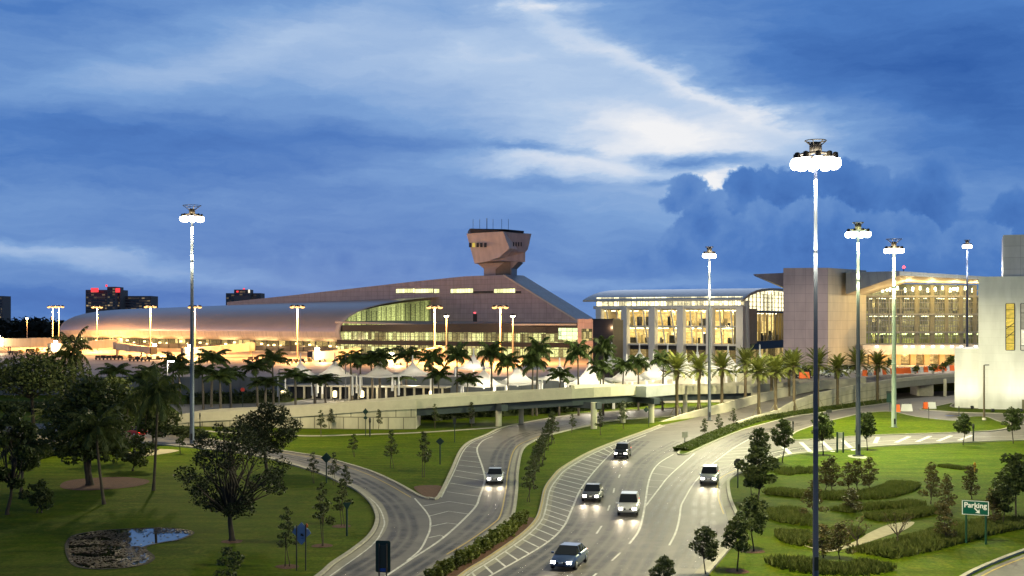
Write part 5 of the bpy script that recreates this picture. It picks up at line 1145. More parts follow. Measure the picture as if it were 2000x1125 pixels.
# grey perimeter fence of the apron and the low colonnade
fn = thing('perimeter_fence', Vector((X(450, 281), 281, 0)), 'long plain grey boarded fence between the apron and the palms', 'fence')
ff = Frame((X(-60, 283), 283), (X(1130, 283), 283)); m = MB(); ff.box(m, 0, ff.L, 0, 4.1, -.3, 0, 0)
m.build('boards', panel('fence_boards', (.115, .125, .135), 2.4, 9., .05, .7, jcol=.6, var=.08), fn, True)
m = MB(); ff.box(m, 0, ff.L, 4.1, 4.25, -.4, .1, 0); m.build('top_rail', surf('fence_rail', (.2, .2, .2), .6), fn, True)
cn = thing('colonnade', Vector((X(710, 268), 268, 0)), 'low pale colonnade with dark bays and a flat roof behind the palms', 'colonnade')
fc = Frame((X(556, 270), 270), (X(872, 262), 262)); m = MB(); fc.box(m, 0, fc.L, 2.75, 3.1, -4, .4, 0); m.build('roof', surf('colonnade_roof', (.42, .39, .31), .7), cn, True)
m = MB(); fc.box(m, 0, fc.L, 0, 2.74, -3.4, -3.1, 0); m.build('back_wall', dark_m, cn, True)
for i in range(18):
    m = MB(); u = .3+i*fc.L/17.6; fc.box(m, u-.18, u+.18, 0, 2.74, -.4, 0, 0); m.build('column', cream, cn, True)
for px in (654, 707):
    pass
# ---------------------------------------------------------------- white tents
fabric, nt, out = nodes_of('tent_fabric')
p1 = N(nt, 'ShaderNodeBsdfDiffuse'); p1.inputs[0].default_value = (.68, .69, .72, 1); p2 = N(nt, 'ShaderNodeBsdfTranslucent'); p2.inputs[0].default_value = (.6, .58, .52, 1)
mx = N(nt, 'ShaderNodeMixShader'); mx.inputs[0].default_value = .45; nt.links.new(p1.outputs[0], mx.inputs[1]); nt.links.new(p2.outputs[0], mx.inputs[2]); nt.links.new(mx.outputs[0], out.inputs[0])
tent_white = surf('white_mast', (.66, .66, .64), .5, var=.04)
def make_tent(loc, label):
    t = thing('tent', loc, label, 'tent', 'white peaked tents'); m = MB(); n = 24; rings = []
    for k in range(9):
        f = k/8; ring = []
        for j in range(n):
            a = j*6.28318/n; sq = 1/max(abs(math.cos(a)), abs(math.sin(a))); rr_ = (1-f)
            r_out = (sq**.8)*(1-.14*abs(math.sin(2*a))**.8*0)*rr_*1.0
            rr2 = r_out*3.6+.14; z = 4.2+3.2*f**2.1 - (.28*math.sin(2*a)**2 if k == 0 else 0)*-1*(1-f)
            ring.append((math.cos(a)*rr2, math.sin(a)*rr2, z))
        rings.append(ring)
    m.quads(rings, 0, True, True); m.quads([[(x, y, z-.3) for x, y, z in rings[0]], rings[0]], 0, False, True); m.build('canopy', fabric, t)
    m = MB(); m.tube([(0, 0, 3.4), (0, 0, 6.5), (0, 0, 9.3)], [.11, .16, .10], 8); m.lathe((0, 0, 7.3), [(.2, 0), (.28, .15), (.2, .3)], 8); m.build('mast', tent_white, t)
    for sx in (-1, 1):
        for sy in (-1, 1):
            m = MB(); m.tube([(sx*3.35, sy*3.35, 0), (sx*3.35, sy*3.35, 4.2)], [.2, .13], 6); m.build('post', tent_white, t)
    return t
tents = [(587, 690, 735, 262, 'leftmost white tent, above the left end of the colonnade'), (654, 688, 733, 262, 'second white tent from the left, above the colonnade'), (742, 690, 734, 263, 'third white tent from the left, behind a pair of palms'), (806, 694, 731, 266, 'fourth white tent from the left, mostly behind palms'), (925, 680, 719, 300, 'white tent set back behind the large dark palm, before the green glass'),
 (945, 704, 752, 228, 'bright white tent nearest the overpass parapet, right of the large palm'), (1011, 701, 748, 232, 'white tent partly behind a palm right of the nearest tent'), (1040, 694, 720, 300, 'small white tent set back behind the twin palms'), (1093, 698, 740, 240, 'white tent behind a low palm left of the brown block'), (1151, 694, 750, 236, 'wide white tent over the overpass parapet below the brown block'),
 (1195, 669, 718, 292, 'white tent in the rear row in front of the brown block'), (1224, 692, 742, 242, 'white tent in the front row right of the brown block'), (1249, 671, 712, 292, 'tall white tent in the rear row at the first hall column'), (1276, 690, 738, 246, 'glowing white tent in the front row left of the first date palm'), (1304, 671, 720, 290, 'white rear tent just left of the first date palm'),
 (1340, 690, 731, 250, 'white front tent between the first two date palms'), (1362, 670, 722, 286, 'white rear tent rising behind the second date palm'), (1388, 690, 729, 254, 'white front tent behind the grey lamp mast'), (1422, 672, 724, 284, 'white rear tent behind the third date palm'), (1484, 673, 724, 282, 'white rear tent at the leaning hall column'), (1546, 683, 722, 280, 'rightmost white tent, in front of the panelled block')]
t0 = None
for px, pt_, pe, d, lb in tents:
    ze, zt_ = Z(pe, d), Z(pt_, d); s = (zt_-ze)/5.1; w_ = 1.2 if d < 270 else 1.25
    loc = Vector((X(px, d), d, ze-4.2*s)); 
    if t0 is None: t0 = make_tent(loc, lb); t0.scale = (w_, w_, s)
    else: dup(t0, loc, lb, None, R.uniform(-.1, .1), (w_*R.uniform(.95, 1.08), w_, s))
# ---------------------------------------------------------------- lamps
pole_m = surf('galvanised_pole', (.10, .11, .13), .45, .5, var=.06); blue_pole = surf('blue_grey_pole', (.06, .072, .115), .5, .3, var=.06)
def high_mast(name, px, base, top_py, label, power, colr, emis, nl=8, pm=pole_m, r0=.30, d=None, z0=0., group='tall floodlight masts', spotcol=None, er=4., face=None, dome=False, rr_=1.3):
    b = G(px, base) if d is None else Vector((X(px, d), d, z0)); h = Z(top_py, b.y)-b.z
    t = thing(name, b, label, 'floodlight mast', group)
    m = MB(); m.tube([(0, 0, 0), (0, 0, .1), (0, 0, h*.33), (0, 0, h*.66), (0, 0, h-.4)], [r0*1.25, r0, r0*.83, r0*.66, r0*.5], 12); m.lathe((0, 0, h*.335), [(r0*.85, 0), (r0*.9, .05), (r0*.9, .3), (r0*.84, .35)], 12); m.build('pole', pm, t)
    m = MB(); m.box((0, -r0*1.02, 1.1), (.28, .06, .9), 0); m.lathe((0, 0, 0), [(r0*2.2, 0), (r0*2.2, .12), (r0*1.2, .16)], 12); m.build('base_plate', dark_m, t)
    m = MB(); ring = lambda r, z, n=20: [(r*math.cos(k*6.2832/n), r*math.sin(k*6.2832/n), z) for k in range(n+1)]
    dr, dz = (1.25, .25) if dome else (.7, -.1); m.tube(ring(1.0, h-1.0), .07, 5, 0, False); m.tube(ring(dr, h+dz), .035, 5, 0, False)
    for k in range(6):
        a = k*1.0472; c, s_ = math.cos(a), math.sin(a); m.tube([(c*.15, s_*.15, h-.9), (c*1.0, s_*1.0, h-1.0)], .05, 4, 0, False); m.tube([(c*.25, s_*.25, h-.5), (c*dr, s_*dr, h+dz)], .035, 4, 0, False)
    m.lathe((0, 0, h-.9), [(.1, 0), (.42, .05), (.42, .55), (.3, .7), (.05, .75)], 10); m.build('head_frame', surf('mast_head', (.05, .04, .03), .5, .4), t)
    for k in range(nl):
        a = k*6.2832/nl+.2; c, s_ = math.cos(a), math.sin(a); m = MB()
        m.lathe((c*rr_, s_*rr_, h-1.75), [(.05, .85), (.17, .8), (.2, .5), (.3, .42)], 10, 0); m.lathe((c*rr_, s_*rr_, h-1.75), [(.3, .42), (.38, .22), (.38, -.02), (.26, -.2), (.01, -.26)], 10, 1)
        m.build('luminaire', [MATS['mast_head'], emis], t)
    if face is None:
        l = lamp('mast_light', (0, 0, h-2.6), power, colr, .9, t, math.radians(172), (0, 0, -1), .15)
        lamp('mast_spill', (0, 0, h-7.5), power*.32, colr, .9, t)
    else:
        l = lamp('mast_light', (0, 0, h-2.5), power, colr, .9, t, spot=math.radians(165), direction=face, blend=.5)
    l2 = lamp('mast_glow', (0, -1.6, h-1.6), power*.008, colr, .4, t)
    return t
em_w = glow('lamp_white', (1, .97, .9, 1), 30); em_y = glow('lamp_warm', (1, .86, .6, 1), 26); em_g = glow('lamp_green', (.82, 1, .72, 1), 24); em_o = glow('lamp_sodium', (1, .52, .16, 1), 2.8)
high_mast('floodlight_mast', 1593, 1132, 272, 'tallest blue-grey floodlight mast, nearest the camera at the bottom right', 48000, (1., .90, .52), em_w, 10, blue_pole, .20)
high_mast('floodlight_mast', 1676, 891, 433, 'floodlight mast with greenish lamps right of the nearest mast', 80000, (.92, 1., .46), em_g, 8, pole_m, .33)
high_mast('floodlight_mast', 1746, 836, 470, 'pale green floodlight mast in front of the right ramp wall', 80000, (1., .92, .54), em_y, 8, surf('pale_green_pole', (.22, .27, .22), .5, .3), .42, dome=True)
high_mast('floodlight_mast', 1385.5, 822, 481, 'slim grey floodlight mast in front of the vaulted hall', 72000, (1., .90, .56), em_w, 6, pole_m, .30, rr_=.85)
high_mast('floodlight_mast', 1889, 0, 468, 'slim floodlight mast behind the white building, in front of the glass hall', 36000, (1., .95, .8), em_w, 6, blue_pole, .32, rr_=.8, d=292, z0=4.6)
high_mast('floodlight_mast', 375, 868, 405, 'lone floodlight mast at the left among the dark park trees', 60000, (1., .84, .48), em_y, 8, surf('steel_blue_pole', (.10, .12, .16), .45, .4), .34, dome=True)
def apron_lamp(px, py, d, label, power=90000, big=True):
    b = Vector((X(px, d), d, 0)); h = Z(py, d); t = thing('apron_lamp', b, label, 'floodlight pole', 'sodium lamps on the apron')
    m = MB(); m.tube([(0, 0, 0), (0, 0, h)], [.36, .22], 8); m.build('pole', surf('apron_pole', (.45, .38, .3), .5), t)
    m = MB(); m.box((0, 0, h), (6.2 if big else 2.5, .4, .4), 0); m.build('cross_arm', dark_m, t)
    for k in (-2.3, 0, 2.3) if big else (0,):
        m = MB(); m.lathe((k, -.4, h-.3), [(.05, .7), (.5, .6), (.95, .1), (.98, -.2)], 10, 0); m.lathe((k, -.4, h-.5), [(.98, 0), (1.05, -.25), (.7, -.6), (.02, -.75)], 10, 1); m.build('luminaire', [MATS['mast_head'], em_o if big else em_y], t)
    lamp('sodium_light', (0, -3., h-2.), power*3.5, (1., .43, .085), 1.5, t, math.radians(164), (0, 0, -1), .35); lamp('sodium_glow', (0, -2., h-2.2), power*.44, (1., .62, .34), 1., t)
for px, py, d, lb in ((103, 598, 760, 'leftmost apron sodium lamp, one of a close pair'), (115, 597.5, 740, 'apron sodium lamp at the concourse end, right of its close twin'), (190, 598, 700, 'apron sodium lamp below the far hotel'), (294, 597, 640, 'apron sodium lamp right of the far hotel, in front of the roof'), (381, 597.5, 590, 'apron sodium lamp behind the lone foreground mast'),
                       (581, 597, 548, 'apron sodium lamp in front of the middle of the concourse roof'), (849, 597.5, 500, 'apron sodium lamp in front of the green glass'), (977, 597.5, 492, 'rightmost apron sodium lamp, below the control tower')):
    apron_lamp(px, py, d, lb, 105000)
for px, py, d, lb, pw in ((53, 620, 900, 'small white lamp beyond the apron at the far left', 4000), (872, 614.5, 560, 'small white lamp right of a sodium lamp on the green glass', 9000), (1001.5, 614.5, 552, 'small white lamp just right of the lamp below the tower', 9000)): 
    apron_lamp(px, py, d, lb, pw, False)
def street_lamp(px, base, top_py, label, arm=1.2, pm=None, light=0., col=(1, .85, .6), z=0., rr=.09):
    b = G(px, base, z); h = Z(top_py, b.y)-z; t = thing('street_lamp', b, label, 'street lamp', 'street lamps')
    m = MB(); m.tube([(0, 0, 0), (0, 0, h)], [rr*1.3, rr], 8); m.build('pole', pm or tent_white, t)
    m = MB(); m.tube([(0, 0, h), (arm, 0, h+.05)], .05, 5); m.box((arm, 0, h+.02), (.7, .3, .16), 0); m.build('lamp_head', dark_m if not light else em_w, t)
    m = MB(); m.lathe((0, 0, 0), [(.35, 0), (.35, .5), (.12, .55)], 8); m.build('footing', kerb_m, t)
    if light: lamp('street_light', (arm, 0, h-.3), light, col, .2, t)
street_lamp(327, 800, 706, 'slim white street lamp among the palms left of the foreground mast', .9, light=900)
street_lamp(1922, 822, 713, 'single dark lamp post in front of the white building', .5, surf('bronze_pole', (.08, .06, .035), .5), rr=.14)
street_lamp(675, 785, 694, 'thin pale lamp post right of the second tent', .6, pole_m)
street_lamp(545, 795, 722, 'thin grey lamp post left of the tents', .5, pole_m)
# lights of the place: soffit cove, arcade, tents, colonnade, wall floods, jet bridges
for px, d in ((1775, 348), (1820, 350), (1865, 350), (1905, 350)): lamp('cove_light', W(px, 562, d-4), 2600, (1, .72, .3), .5)
lamp('cove_light', W(1720, 583, 345), 500, (1, .75, .35), .5)
for px in (1712, 1745, 1782, 1822, 1859): lamp('arcade_light', Vector((X(px, 333), 333, 7.2)), 1500, (1, .6, .2), .5)
for px, d in ((950, 226), (1095, 238), (1150, 235), (1226, 242), (1277, 245), (1342, 250), (1390, 254), (1250, 290), (1362, 285), (1422, 283), (1484, 281), (1546, 279), (587, 262), (654, 262), (742, 263), (806, 266), (925, 298), (1012, 232)): lamp('tent_light', Vector((X(px, d), d, 3.6)), 1900 if px > 830 else 800, (1, .88, .68), .5)
for px, py, d in ((1135, 640, 545), (1000, 655, 560)): pass
for i, px in enumerate((1195, 1250, 1305, 1360, 1418)): lamp('hall_column_fill', W(px, 640, 346), 800, (1, .8, .45), .6)  # fill lamps added in front of the hall to warm its columns, no fittings
def floor_flood(p, label, power, col, direction, spot=110):
    t = thing('floodlight', p, label, 'floodlight', 'ground floodlights'); m = MB(); m.box((0, 0, .45), (.55, .35, .5), 0, 0, ('X', -.5)); m.build('housing', dark_m, t); m = MB(); m.tube([(0, 0, 0), (0, 0, .3)], .06, 6); m.build('bracket', dark_m, t)
    lamp('flood_beam', (0, .2, .95), power, col, .15, t, math.radians(spot), direction, 1.)
floor_flood(G(1899, 800), 'small ground floodlight washing the side block of the white building', 2000, (1, .93, .72), (-.05, .35, .6), 130)
floor_flood(G(1994, 806), 'small ground floodlight at the right edge washing the white building', 2600, (1, .93, .72), (.05, .3, .6), 130)
floor_flood(G(1939, 806), 'small dark ground floodlight between the lamp post and the white wall', 500, (1, .9, .65), (0, .5, .5), 120)
for px, py, pw in ((654, 779, 160), (707, 776, 260), (842, 770, 120), (552, 787, 50)): 
    b = Vector((X(px, 262), 262, 0)); t = thing('bollard_lamp', b, {654: 'glowing yellow wall lamp below the second tent', 707: 'brightest glowing lamp at the colonnade right of the second tent', 842: 'small glowing lamp at the right end of the colonnade', 552: 'faint glowing lamp left of the colonnade'}[px], 'lamp', 'glowing lamps at the colonnade')
    m = MB(); m.tube([(0, 0, 0), (0, 0, .8)], .1, 6); m.build('post', dark_m, t); m = MB(); m.lathe((0, 0, .8), [(.05, 0), (.42, .1), (.42, 1.3), (.05, 1.45)], 10); m.build('lamp_shade', glow('lamp_shade_glow', (1, .82, .4, 1), 5), t); lamp('bollard_light', (0, -.8, 1.6), pw, (1, .75, .35), .3, t)
gl_s = glow('small_warm_lamp', (1, .72, .3, 1), 5)
for i, (px, py) in enumerate(((860, 812), (948, 806), (962, 809), (1048, 801), (1052, 806), (1180, 794), (1190, 797))):
    d = 236+i; t = thing('garden_lamp', Vector((X(px, d), d, 0)), 'small warm lamp seen under the overpass, number %d from the left' % (i+1), 'lamp', 'small lamps behind the underpass')
    m = MB(); m.tube([(0, 0, 0), (0, 0, Z(py, d))], .05, 5); m.build('post', dark_m, t); m = MB(); m.lathe((0, 0, Z(py, d)), [(.05, 0), (.28, .12), (.28, .4), (.05, .5)], 8); m.build('lamp_shade', gl_s, t)
    lamp('garden_light', (0, -.7, Z(py, d)), 180, (1, .7, .35), .2, t)
# ---------------------------------------------------------------- jet bridges and apron equipment
jb_m = panel('jet_bridge_cladding', (.50, .44, .34), 1.6, 9., .05, .6, jcol=.7, var=.04)
def jet_bridge(x0, y0, x1, y1, th, base, label, lampon=True):
    """from the cab at (x0,y0) to the rotunda at (x1,y1): photo lines of its floor edge, set at the distance of its base line"""
    d0 = FOC*EYE/(base-HZ); d1 = d0*1.03; a, b = W(x0, y0, d0), W(x1, y1, d1); t = thing('jet_bridge', Vector((a.x, a.y, 0)), label, 'jet bridge', 'jet bridges at the concourse'); f = Frame(a, b)
    H_ = th*d0/FOC; sl = lambda u: a.z+(b.z-a.z)*u/f.L
    m = MB()
    for u0, u1, n0, n1, e in ((f.L*.12, f.L*.58, -1.5, 1.5, 0), (f.L*.56, f.L, -1.75, 1.75, .22)):
        lo = [f.p(u0, sl(u0)-e, n1), f.p(u1, sl(u1)-e, n1), f.p(u1, sl(u1)-e, n0), f.p(u0, sl(u0)-e, n0)]; m.hexa(lo, [p+Vector((0, 0, H_+2*e)) for p in lo], 0)
    m.build('tunnel', jb_m, t, True)
    m = MB(); f.box(m, -f.L*.05, f.L*.11, sl(0)-.3, sl(0)+H_+.4, -2., 2., 0); m.build('cab', jb_m, t, True)
    m = MB(); f.box(m, -f.L*.05-.7, -f.L*.05, sl(0)-.4, sl(0)+H_+.2, -1.8, 1.8, 0); m.build('bellows', dark_m, t, True)
    m = MB(); m.lathe(f.p(f.L+1.4, 0), [(.6, 0), (.6, sl(f.L)-.3), (2.1, sl(f.L)-.2), (2.1, sl(f.L)+H_+.5), (.3, sl(f.L)+H_+.9)], 12); m.build('rotunda', jb_m, t, True)
    for s_ in (-1, 1): m = MB(); u = f.L*.22; m.tube([f.p(u, .4, s_*1.6), f.p(u, sl(u), s_*1.6)], .28, 6); m.lathe(f.p(u, 0, s_*1.6), [(.02, 0), (.5, .1), (.5, .75), (.02, .85)], 8); m.build('support_leg', dark_m, t, True)
    m = MB(); m.tube([f.p(f.L*.05, sl(0), 2.4), f.p(f.L*.22, 0, 2.4)], .12, 4); m.tube([f.p(f.L*.05, sl(0), 3.0), f.p(f.L*.22, 0, 3.0)], .12, 4); m.build('stair', grey_metal, t, True)
    if lampon: m = MB(); m.box(f.p(f.L*.02, sl(0)+H_+1., 2.), (1.6, .6, 1.2), 0); m.build('work_lamp', em_w, t, True); lamp('work_light', f.p(f.L*.02, sl(0)+H_-1., 6.), 9000, (1, .75, .4), .5)
jet_bridge(-8, 677, 108, 676, 16, 690, 'leftmost jet bridge, reaching in from the picture edge')
jet_bridge(104, 686, 226, 677, 14, 693, 'long jet bridge slanting down in front of the left end of the concourse')
jet_bridge(296, 690, 232, 682, 12, 696, 'short jet bridge left of the foreground mast', True)
jet_bridge(365, 694, 484, 685, 14, 699, 'jet bridge behind the foreground mast and the palms')
jet_bridge(612, 702, 690, 697, 15, 708, 'jet bridge above the first tents'); jet_bridge(757, 712, 852, 694, 15, 714, 'yellow-lit jet bridge above the third tent')
def cart(px, py, label, L=9., kind=0):
    b = G(px, py, .03); t = thing('baggage_cart', b, label, 'baggage cart', 'vehicles on the apron'); m = MB(); m.box((0, 0, .9), (L, 1.8, .35), 0)
    for i in range(int(L/2.4)): m.box((-L/2+1.2+i*2.4, 0, 1.5), (1.9, 1.5, R.uniform(.6, 1.3)), R.uniform(-.1, .1), 0)
    m.build('load_bed', surf('cart_dark', (.07, .055, .04), .7), t)
    for i in range(int(L/1.6)):
        m = MB(); m.lathe((0, 0, 0), [(.02, -.12), (.4, -.1), (.4, .1), (.02, .12)], 8); o = m.build('wheel', dark_m, t); o.location = (-L/2+.6+i*1.6, -.85, .42); o.rotation_euler = (math.pi/2, 0, 0)
    m = MB(); m.box((L/2+1.2, 0, 1.2), (1.8, 1.5, 1.), 0); m.box((L/2+1., 0, 2.), (1.1, 1.4, .8), 0); m.build('tug', surf('tug_yellow', (.4, .28, .06), .5), t)
for px, py, lb, L in ((218, 703, 'long dark baggage cart train on the apron below the long jet bridge', 14), (278, 706, 'baggage cart train left of the slim white street lamp on the apron', 11), (27, 693, 'small service vehicle under the leftmost jet bridge', 5), (60, 688, 'loader with raised belt beside the leftmost jet bridge', 5), (135, 700, 'dark baggage cart behind the umbrella tree palm', 6), (580, 710, 'dark baggage cart behind the first tent', 8), (500, 706, 'baggage cart under the concourse left of the tents', 7)): cart(px, py, lb, L)
# ---------------------------------------------------------------- signs and posts
dgreen = surf('dark_green_paint', (.010, .032, .026), .45, var=.05); signg = surf('sign_green', (.0, .07, .046), .4, var=.04); dgrey = surf('dark_grey_paint', (.02, .022, .022), .5, var=.1)
sky_tint_al = surf('sky_tint_aluminium', (.17, .24, .40), .4, .2, var=.05); or_m = surf('traffic_orange', (.75, .13, .02), .5, var=.08); or_flag = surf('orange_flag', (.85, .17, .02), .6)  # bare sign backs: the blue of the reflected sky is put into their colour
def sign(name, px, base, label, plates, cat='sign', group=None, pr=.055, pm=None, topy=None):
    b = G(px, base); t = thing(name, b, label, cat, group); h = Z(topy, b.y) if topy else max(Z(p[2], b.y) for p in plates)
    m = MB(); m.tube([(0, 0, 0), (0, 0, h)], pr, 6); m.build('post', pm or dgreen, t)
    for k, (shape, cx, cy, rw_, rh, mt) in enumerate(plates):
        x = X(cx, b.y)-b.x; z = Z(cy, b.y); w = rw_*b.y/FOC; hh = rh*b.y/FOC
        sh_ = {'diamond': [(0, -1), (1, 0), (0, 1), (-1, 0)], 'tri': [(0, -1), (1, 1), (-1, 1)], 'rect': [(-1, -1), (1, -1), (1, 1), (-1, 1)], 'oct': [(math.cos(i*.7854+.3927), math.sin(i*.7854+.3927)) for i in range(8)]}[shape]
        lo = [Vector((x+a*w, -.1, z+c*hh)) for a, c in sh_]; hi = [p+Vector((0, .03, 0)) for p in lo]; m = MB(); solid(m, lo, hi); m.build('sign_plate', mt, t)
    return t
sign('diamond_sign', 714, 852, 'small diamond sign with a round plate below it in front of the cream wall', [('diamond', 714, 804, 5.5, 7, dgreen), ('oct', 714, 816, 4, 3, dgreen)])
sign('diamond_sign', 637.5, 944, 'back of a dark green diamond sign beside the loop road', [('diamond', 637.5, 894, 10.5, 10.5, dgreen)], pr=.07)
sign('diamond_sign', 859.5, 907, 'dark diamond sign on the middle lawn by the hatched gore', [('diamond', 859.5, 862, 8, 8, dgreen)], pr=.08)
sign('small_sign', 888, 864, 'small dark sign on a post before the underpass opening', [('rect', 888, 822, 3, 6, dgrey)])
sign('yield_sign', 677.5, 1047, 'dark green inverted triangle sign at the loop road bend', [('tri', 678, 989, 8.5, 7.5, dgreen)], pr=.08)
sign('stop_sign', 1441, 953, 'dark back of an octagonal sign at the live oak clump', [('oct', 1441, 904, 8.5, 9, dgrey)], pr=.07)
sign('panel_sign', 1337.5, 872, 'square grey sign panel at the tip of the planted strip', [('rect', 1337.5, 849, 5.5, 5.5, surf('sign_grey', (.3, .28, .25), .6))])
sign('panel_sign', 1619, 826, 'dark rectangular sign at the edge of the road below the ramp wall', [('rect', 1619, 803, 5.5, 3, dgrey)])
sign('panel_sign', 1738, 805, 'tall dark green double sign in front of the ramp wall end', [('rect', 1736.5, 777, 5, 9, dgreen), ('rect', 1736, 766, 5, 2.5, dgrey)])
sign('small_sign', 1267, 834, 'dark diamond sign beside the low end of the ramp', [('diamond', 1262, 800, 5, 6, dgreen)])
for px, base, top, lb, rr_ in ((722.5, 853, 815, 'black round bollard lamp post beside the small diamond sign', .14), (559, 835, 804, 'black post in front of the cream wall', .13), (390.5, 835, 806, 'thin dark post at the left end of the cream wall', .1), (1549, 846, 822, 'dark post on the tip of the right grass island', .12), (1901, 864, 827, 'dark green bollard in front of the live oak on the cross road', .15), (1814, 822, 795, 'thin post with a small plate at the parking bays', .05), (1873, 823, 793, 'dark post by the blue marked bays', .08)):
    b = G(px, base); t = thing('post', b, lb, 'post', 'posts and bollards'); h = Z(top, b.y); m = MB(); m.tube([(0, 0, 0), (0, 0, h*.75)], rr_*.75, 8); m.build('shaft', dgrey, t); m = MB(); m.lathe((0, 0, h*.72), [(rr_*.8, 0), (rr_*1.25, .1), (rr_*1.25, h*.24), (.02, h*.28)], 8); m.build('cap', dgrey, t)
b = G(1641, 884); t = thing('twin_post_sign', b, 'grey sign between two dark posts at the cross road', 'sign'); k = b.y/FOC
for s_ in (-5.8, 5.8): m = MB(); m.tube([(s_*k, 0, 0), (s_*k, 0, 40*k)], .13, 6); m.build('post', dgreen, t)
m = MB(); m.box((0, -.16, 34*k), (8*k, .05, 11*k), 0); m.build('sign_plate', surf('sign_pale', (.33, .33, .3), .6), t)
sign('no_entry_sign', 474, 797, 'small red no-entry sign in front of the grey fence', [('oct', 474, 761, 4, 4, surf('sign_red', (.5, .04, .03), .5))])
# the green parking sign
b = G(1905, 1062); k = b.y/FOC; t = thing('parking_sign', b, 'green Parking sign with a white arrow on two dark posts', 'sign', None, math.radians(-24)); hw = 24.5*k; z0, z1 = 56*k, 84*k
for s_, e in ((-17*k, 0), (19*k, -.35)): m = MB(); m.tube([(s_, .06, e), (s_, .06, z1-.1)], .085, 6); m.build('post', surf('green_post', (.012, .06, .03), .5), t)
m = MB(); m.box((0, 0, (z0+z1)/2), (hw*2, .05, z1-z0), 0); m.build('sign_board', signg, t)
wp_ = surf('sign_white', (.72, .72, .70), .5, var=.03)
m = MB()
for a, c, w, hh in ((0, z0+.03, hw*2, .03), (0, z1-.03, hw*2, .03)): m.box((a, -.03, c), (w, .012, hh), 0)
for a in (-hw+.025, hw-.025): m.box((a, -.03, (z0+z1)/2), (.05, .012, z1-z0-.1), 0)
m.build('border', wp_, t)
def text(s, size, loc, mt, parent, name='lettering', rz=0., bold=.0):
    cu = bpy.data.curves.new(name, 'FONT'); cu.body = s; cu.size = size; cu.align_x = 'CENTER'; cu.align_y = 'CENTER'; cu.extrude = .008; cu.offset = bold; cu.materials.append(mt)
    tmp = bpy.data.objects.new('lettering_source', cu); COL.objects.link(tmp); bpy.context.view_layer.update()
    me = bpy.data.meshes.new_from_object(tmp.evaluated_get(bpy.context.evaluated_depsgraph_get())); bpy.data.objects.remove(tmp)
    o = bpy.data.objects.new(name, me); COL.objects.link(o); o.parent = parent; o.location = loc; o.rotation_euler = (math.pi/2, 0, rz); return o
text('Parking', .56, (0, -.04, z1-.37), wp_, t, bold=.012)
m = MB(); ac = Vector((.12, -.045, z0+.36)); dd = Vector((.7, 0, -.7)); nn = Vector((.7, 0, .7)); s_ = .27
m.poly([ac-dd*s_-nn*.05, ac+dd*s_*.3-nn*.05, ac+dd*s_*.3+nn*.05, ac-dd*s_+nn*.05]); m.poly([ac+dd*s_*1.1, ac+dd*s_*.1+nn*.21, ac+dd*s_*.32, ac+dd*s_*.1-nn*.21]); m.build('arrow', wp_, t)
# the sign cluster with sky-tinted backs and the dark sign at the bottom
b = G(589, 1114); k = b.y/FOC; t = thing('blue_sign', b, 'pale blue diamond sign boards with orange flags on two dark posts', 'sign')
for s_, hh in ((-9.5, 89), (8.3, 90)): m = MB(); m.tube([(s_*k, -.06, 0), (s_*k, -.06, hh*k)], .045, 6); m.build('post', dgrey, t)
pl = lambda pts, y, mt, nm: (lambda m: (solid(m, [Vector((x*k, y, z*k)) for x, z in pts], [Vector((x*k, y+.03, z*k)) for x, z in pts]), m.build(nm, mt, t)))(MB())
pl([(0, 50), (8, 58), (8, 86), (0, 94), (-8, 86), (-8, 58)], -.04, sky_tint_al, 'sign_board'); pl([(0, 57), (18.5, 72), (14, 80), (0, 88), (-14, 82), (-18.5, 74)], .03, sky_tint_al, 'sign_board')
pl([(9, 82), (13.5, 86), (10.5, 92), (9, 92)], -.05, or_flag, 'flag'); pl([(-15, 82), (-11.5, 82), (-11.5, 86), (-14, 86.5)], .02, surf('pale_flag', (.6, .55, .35), .6), 'flag')
m = MB(); m.box((.4*k, -.06, 70*k), (4.2*k, .01, 4.6*k), 0); m.box((2.8*k, -.06, 68.6*k), (3.2*k, .01, 3.6*k), 0); m.box((1.6*k, -.06, 63*k), (5*k, .008, 3*k), 0, 1); m.build('stickers', [dgrey, surf('faded_sticker', (.09, .14, .27), .6)], t)
b = G(748, 1150); k = b.y/FOC; t = thing('direction_sign', b, 'dark rounded back of a sign on two posts at the bottom of the loop road', 'sign', None, math.radians(-10))
for s_ in (-7, 8): m = MB(); m.tube([(s_*k, -.1, 0), (s_*k, -.1, 88*k)], .05, 6); m.build('post', surf('brown_post', (.05, .04, .035), .6), t)
rc_ = lambda hw_, z0_, z1_, r_c: [(sx*(hw_-r_c)+r_c*math.cos(a), (z1_ if sz > 0 else z0_)-sz*r_c+r_c*math.sin(a)) for sx, sz, st_ in ((1, -1, -1.5708), (1, 1, 0), (-1, 1, 1.5708), (-1, -1, 3.1416)) for a in [st_+i*.5236 for i in range(4)]]
pl(rc_(15, 32, 94, 3), 0., dgreen, 'sign_board'); pl(rc_(9, 41, 85, 1), -.03, surf('dull_olive', (.04, .045, .035), .5), 'back_panel'); pl(rc_(8, 34, 40, .5), -.035, surf('blue_patch', (.02, .08, .35), .5), 'blue_patch')
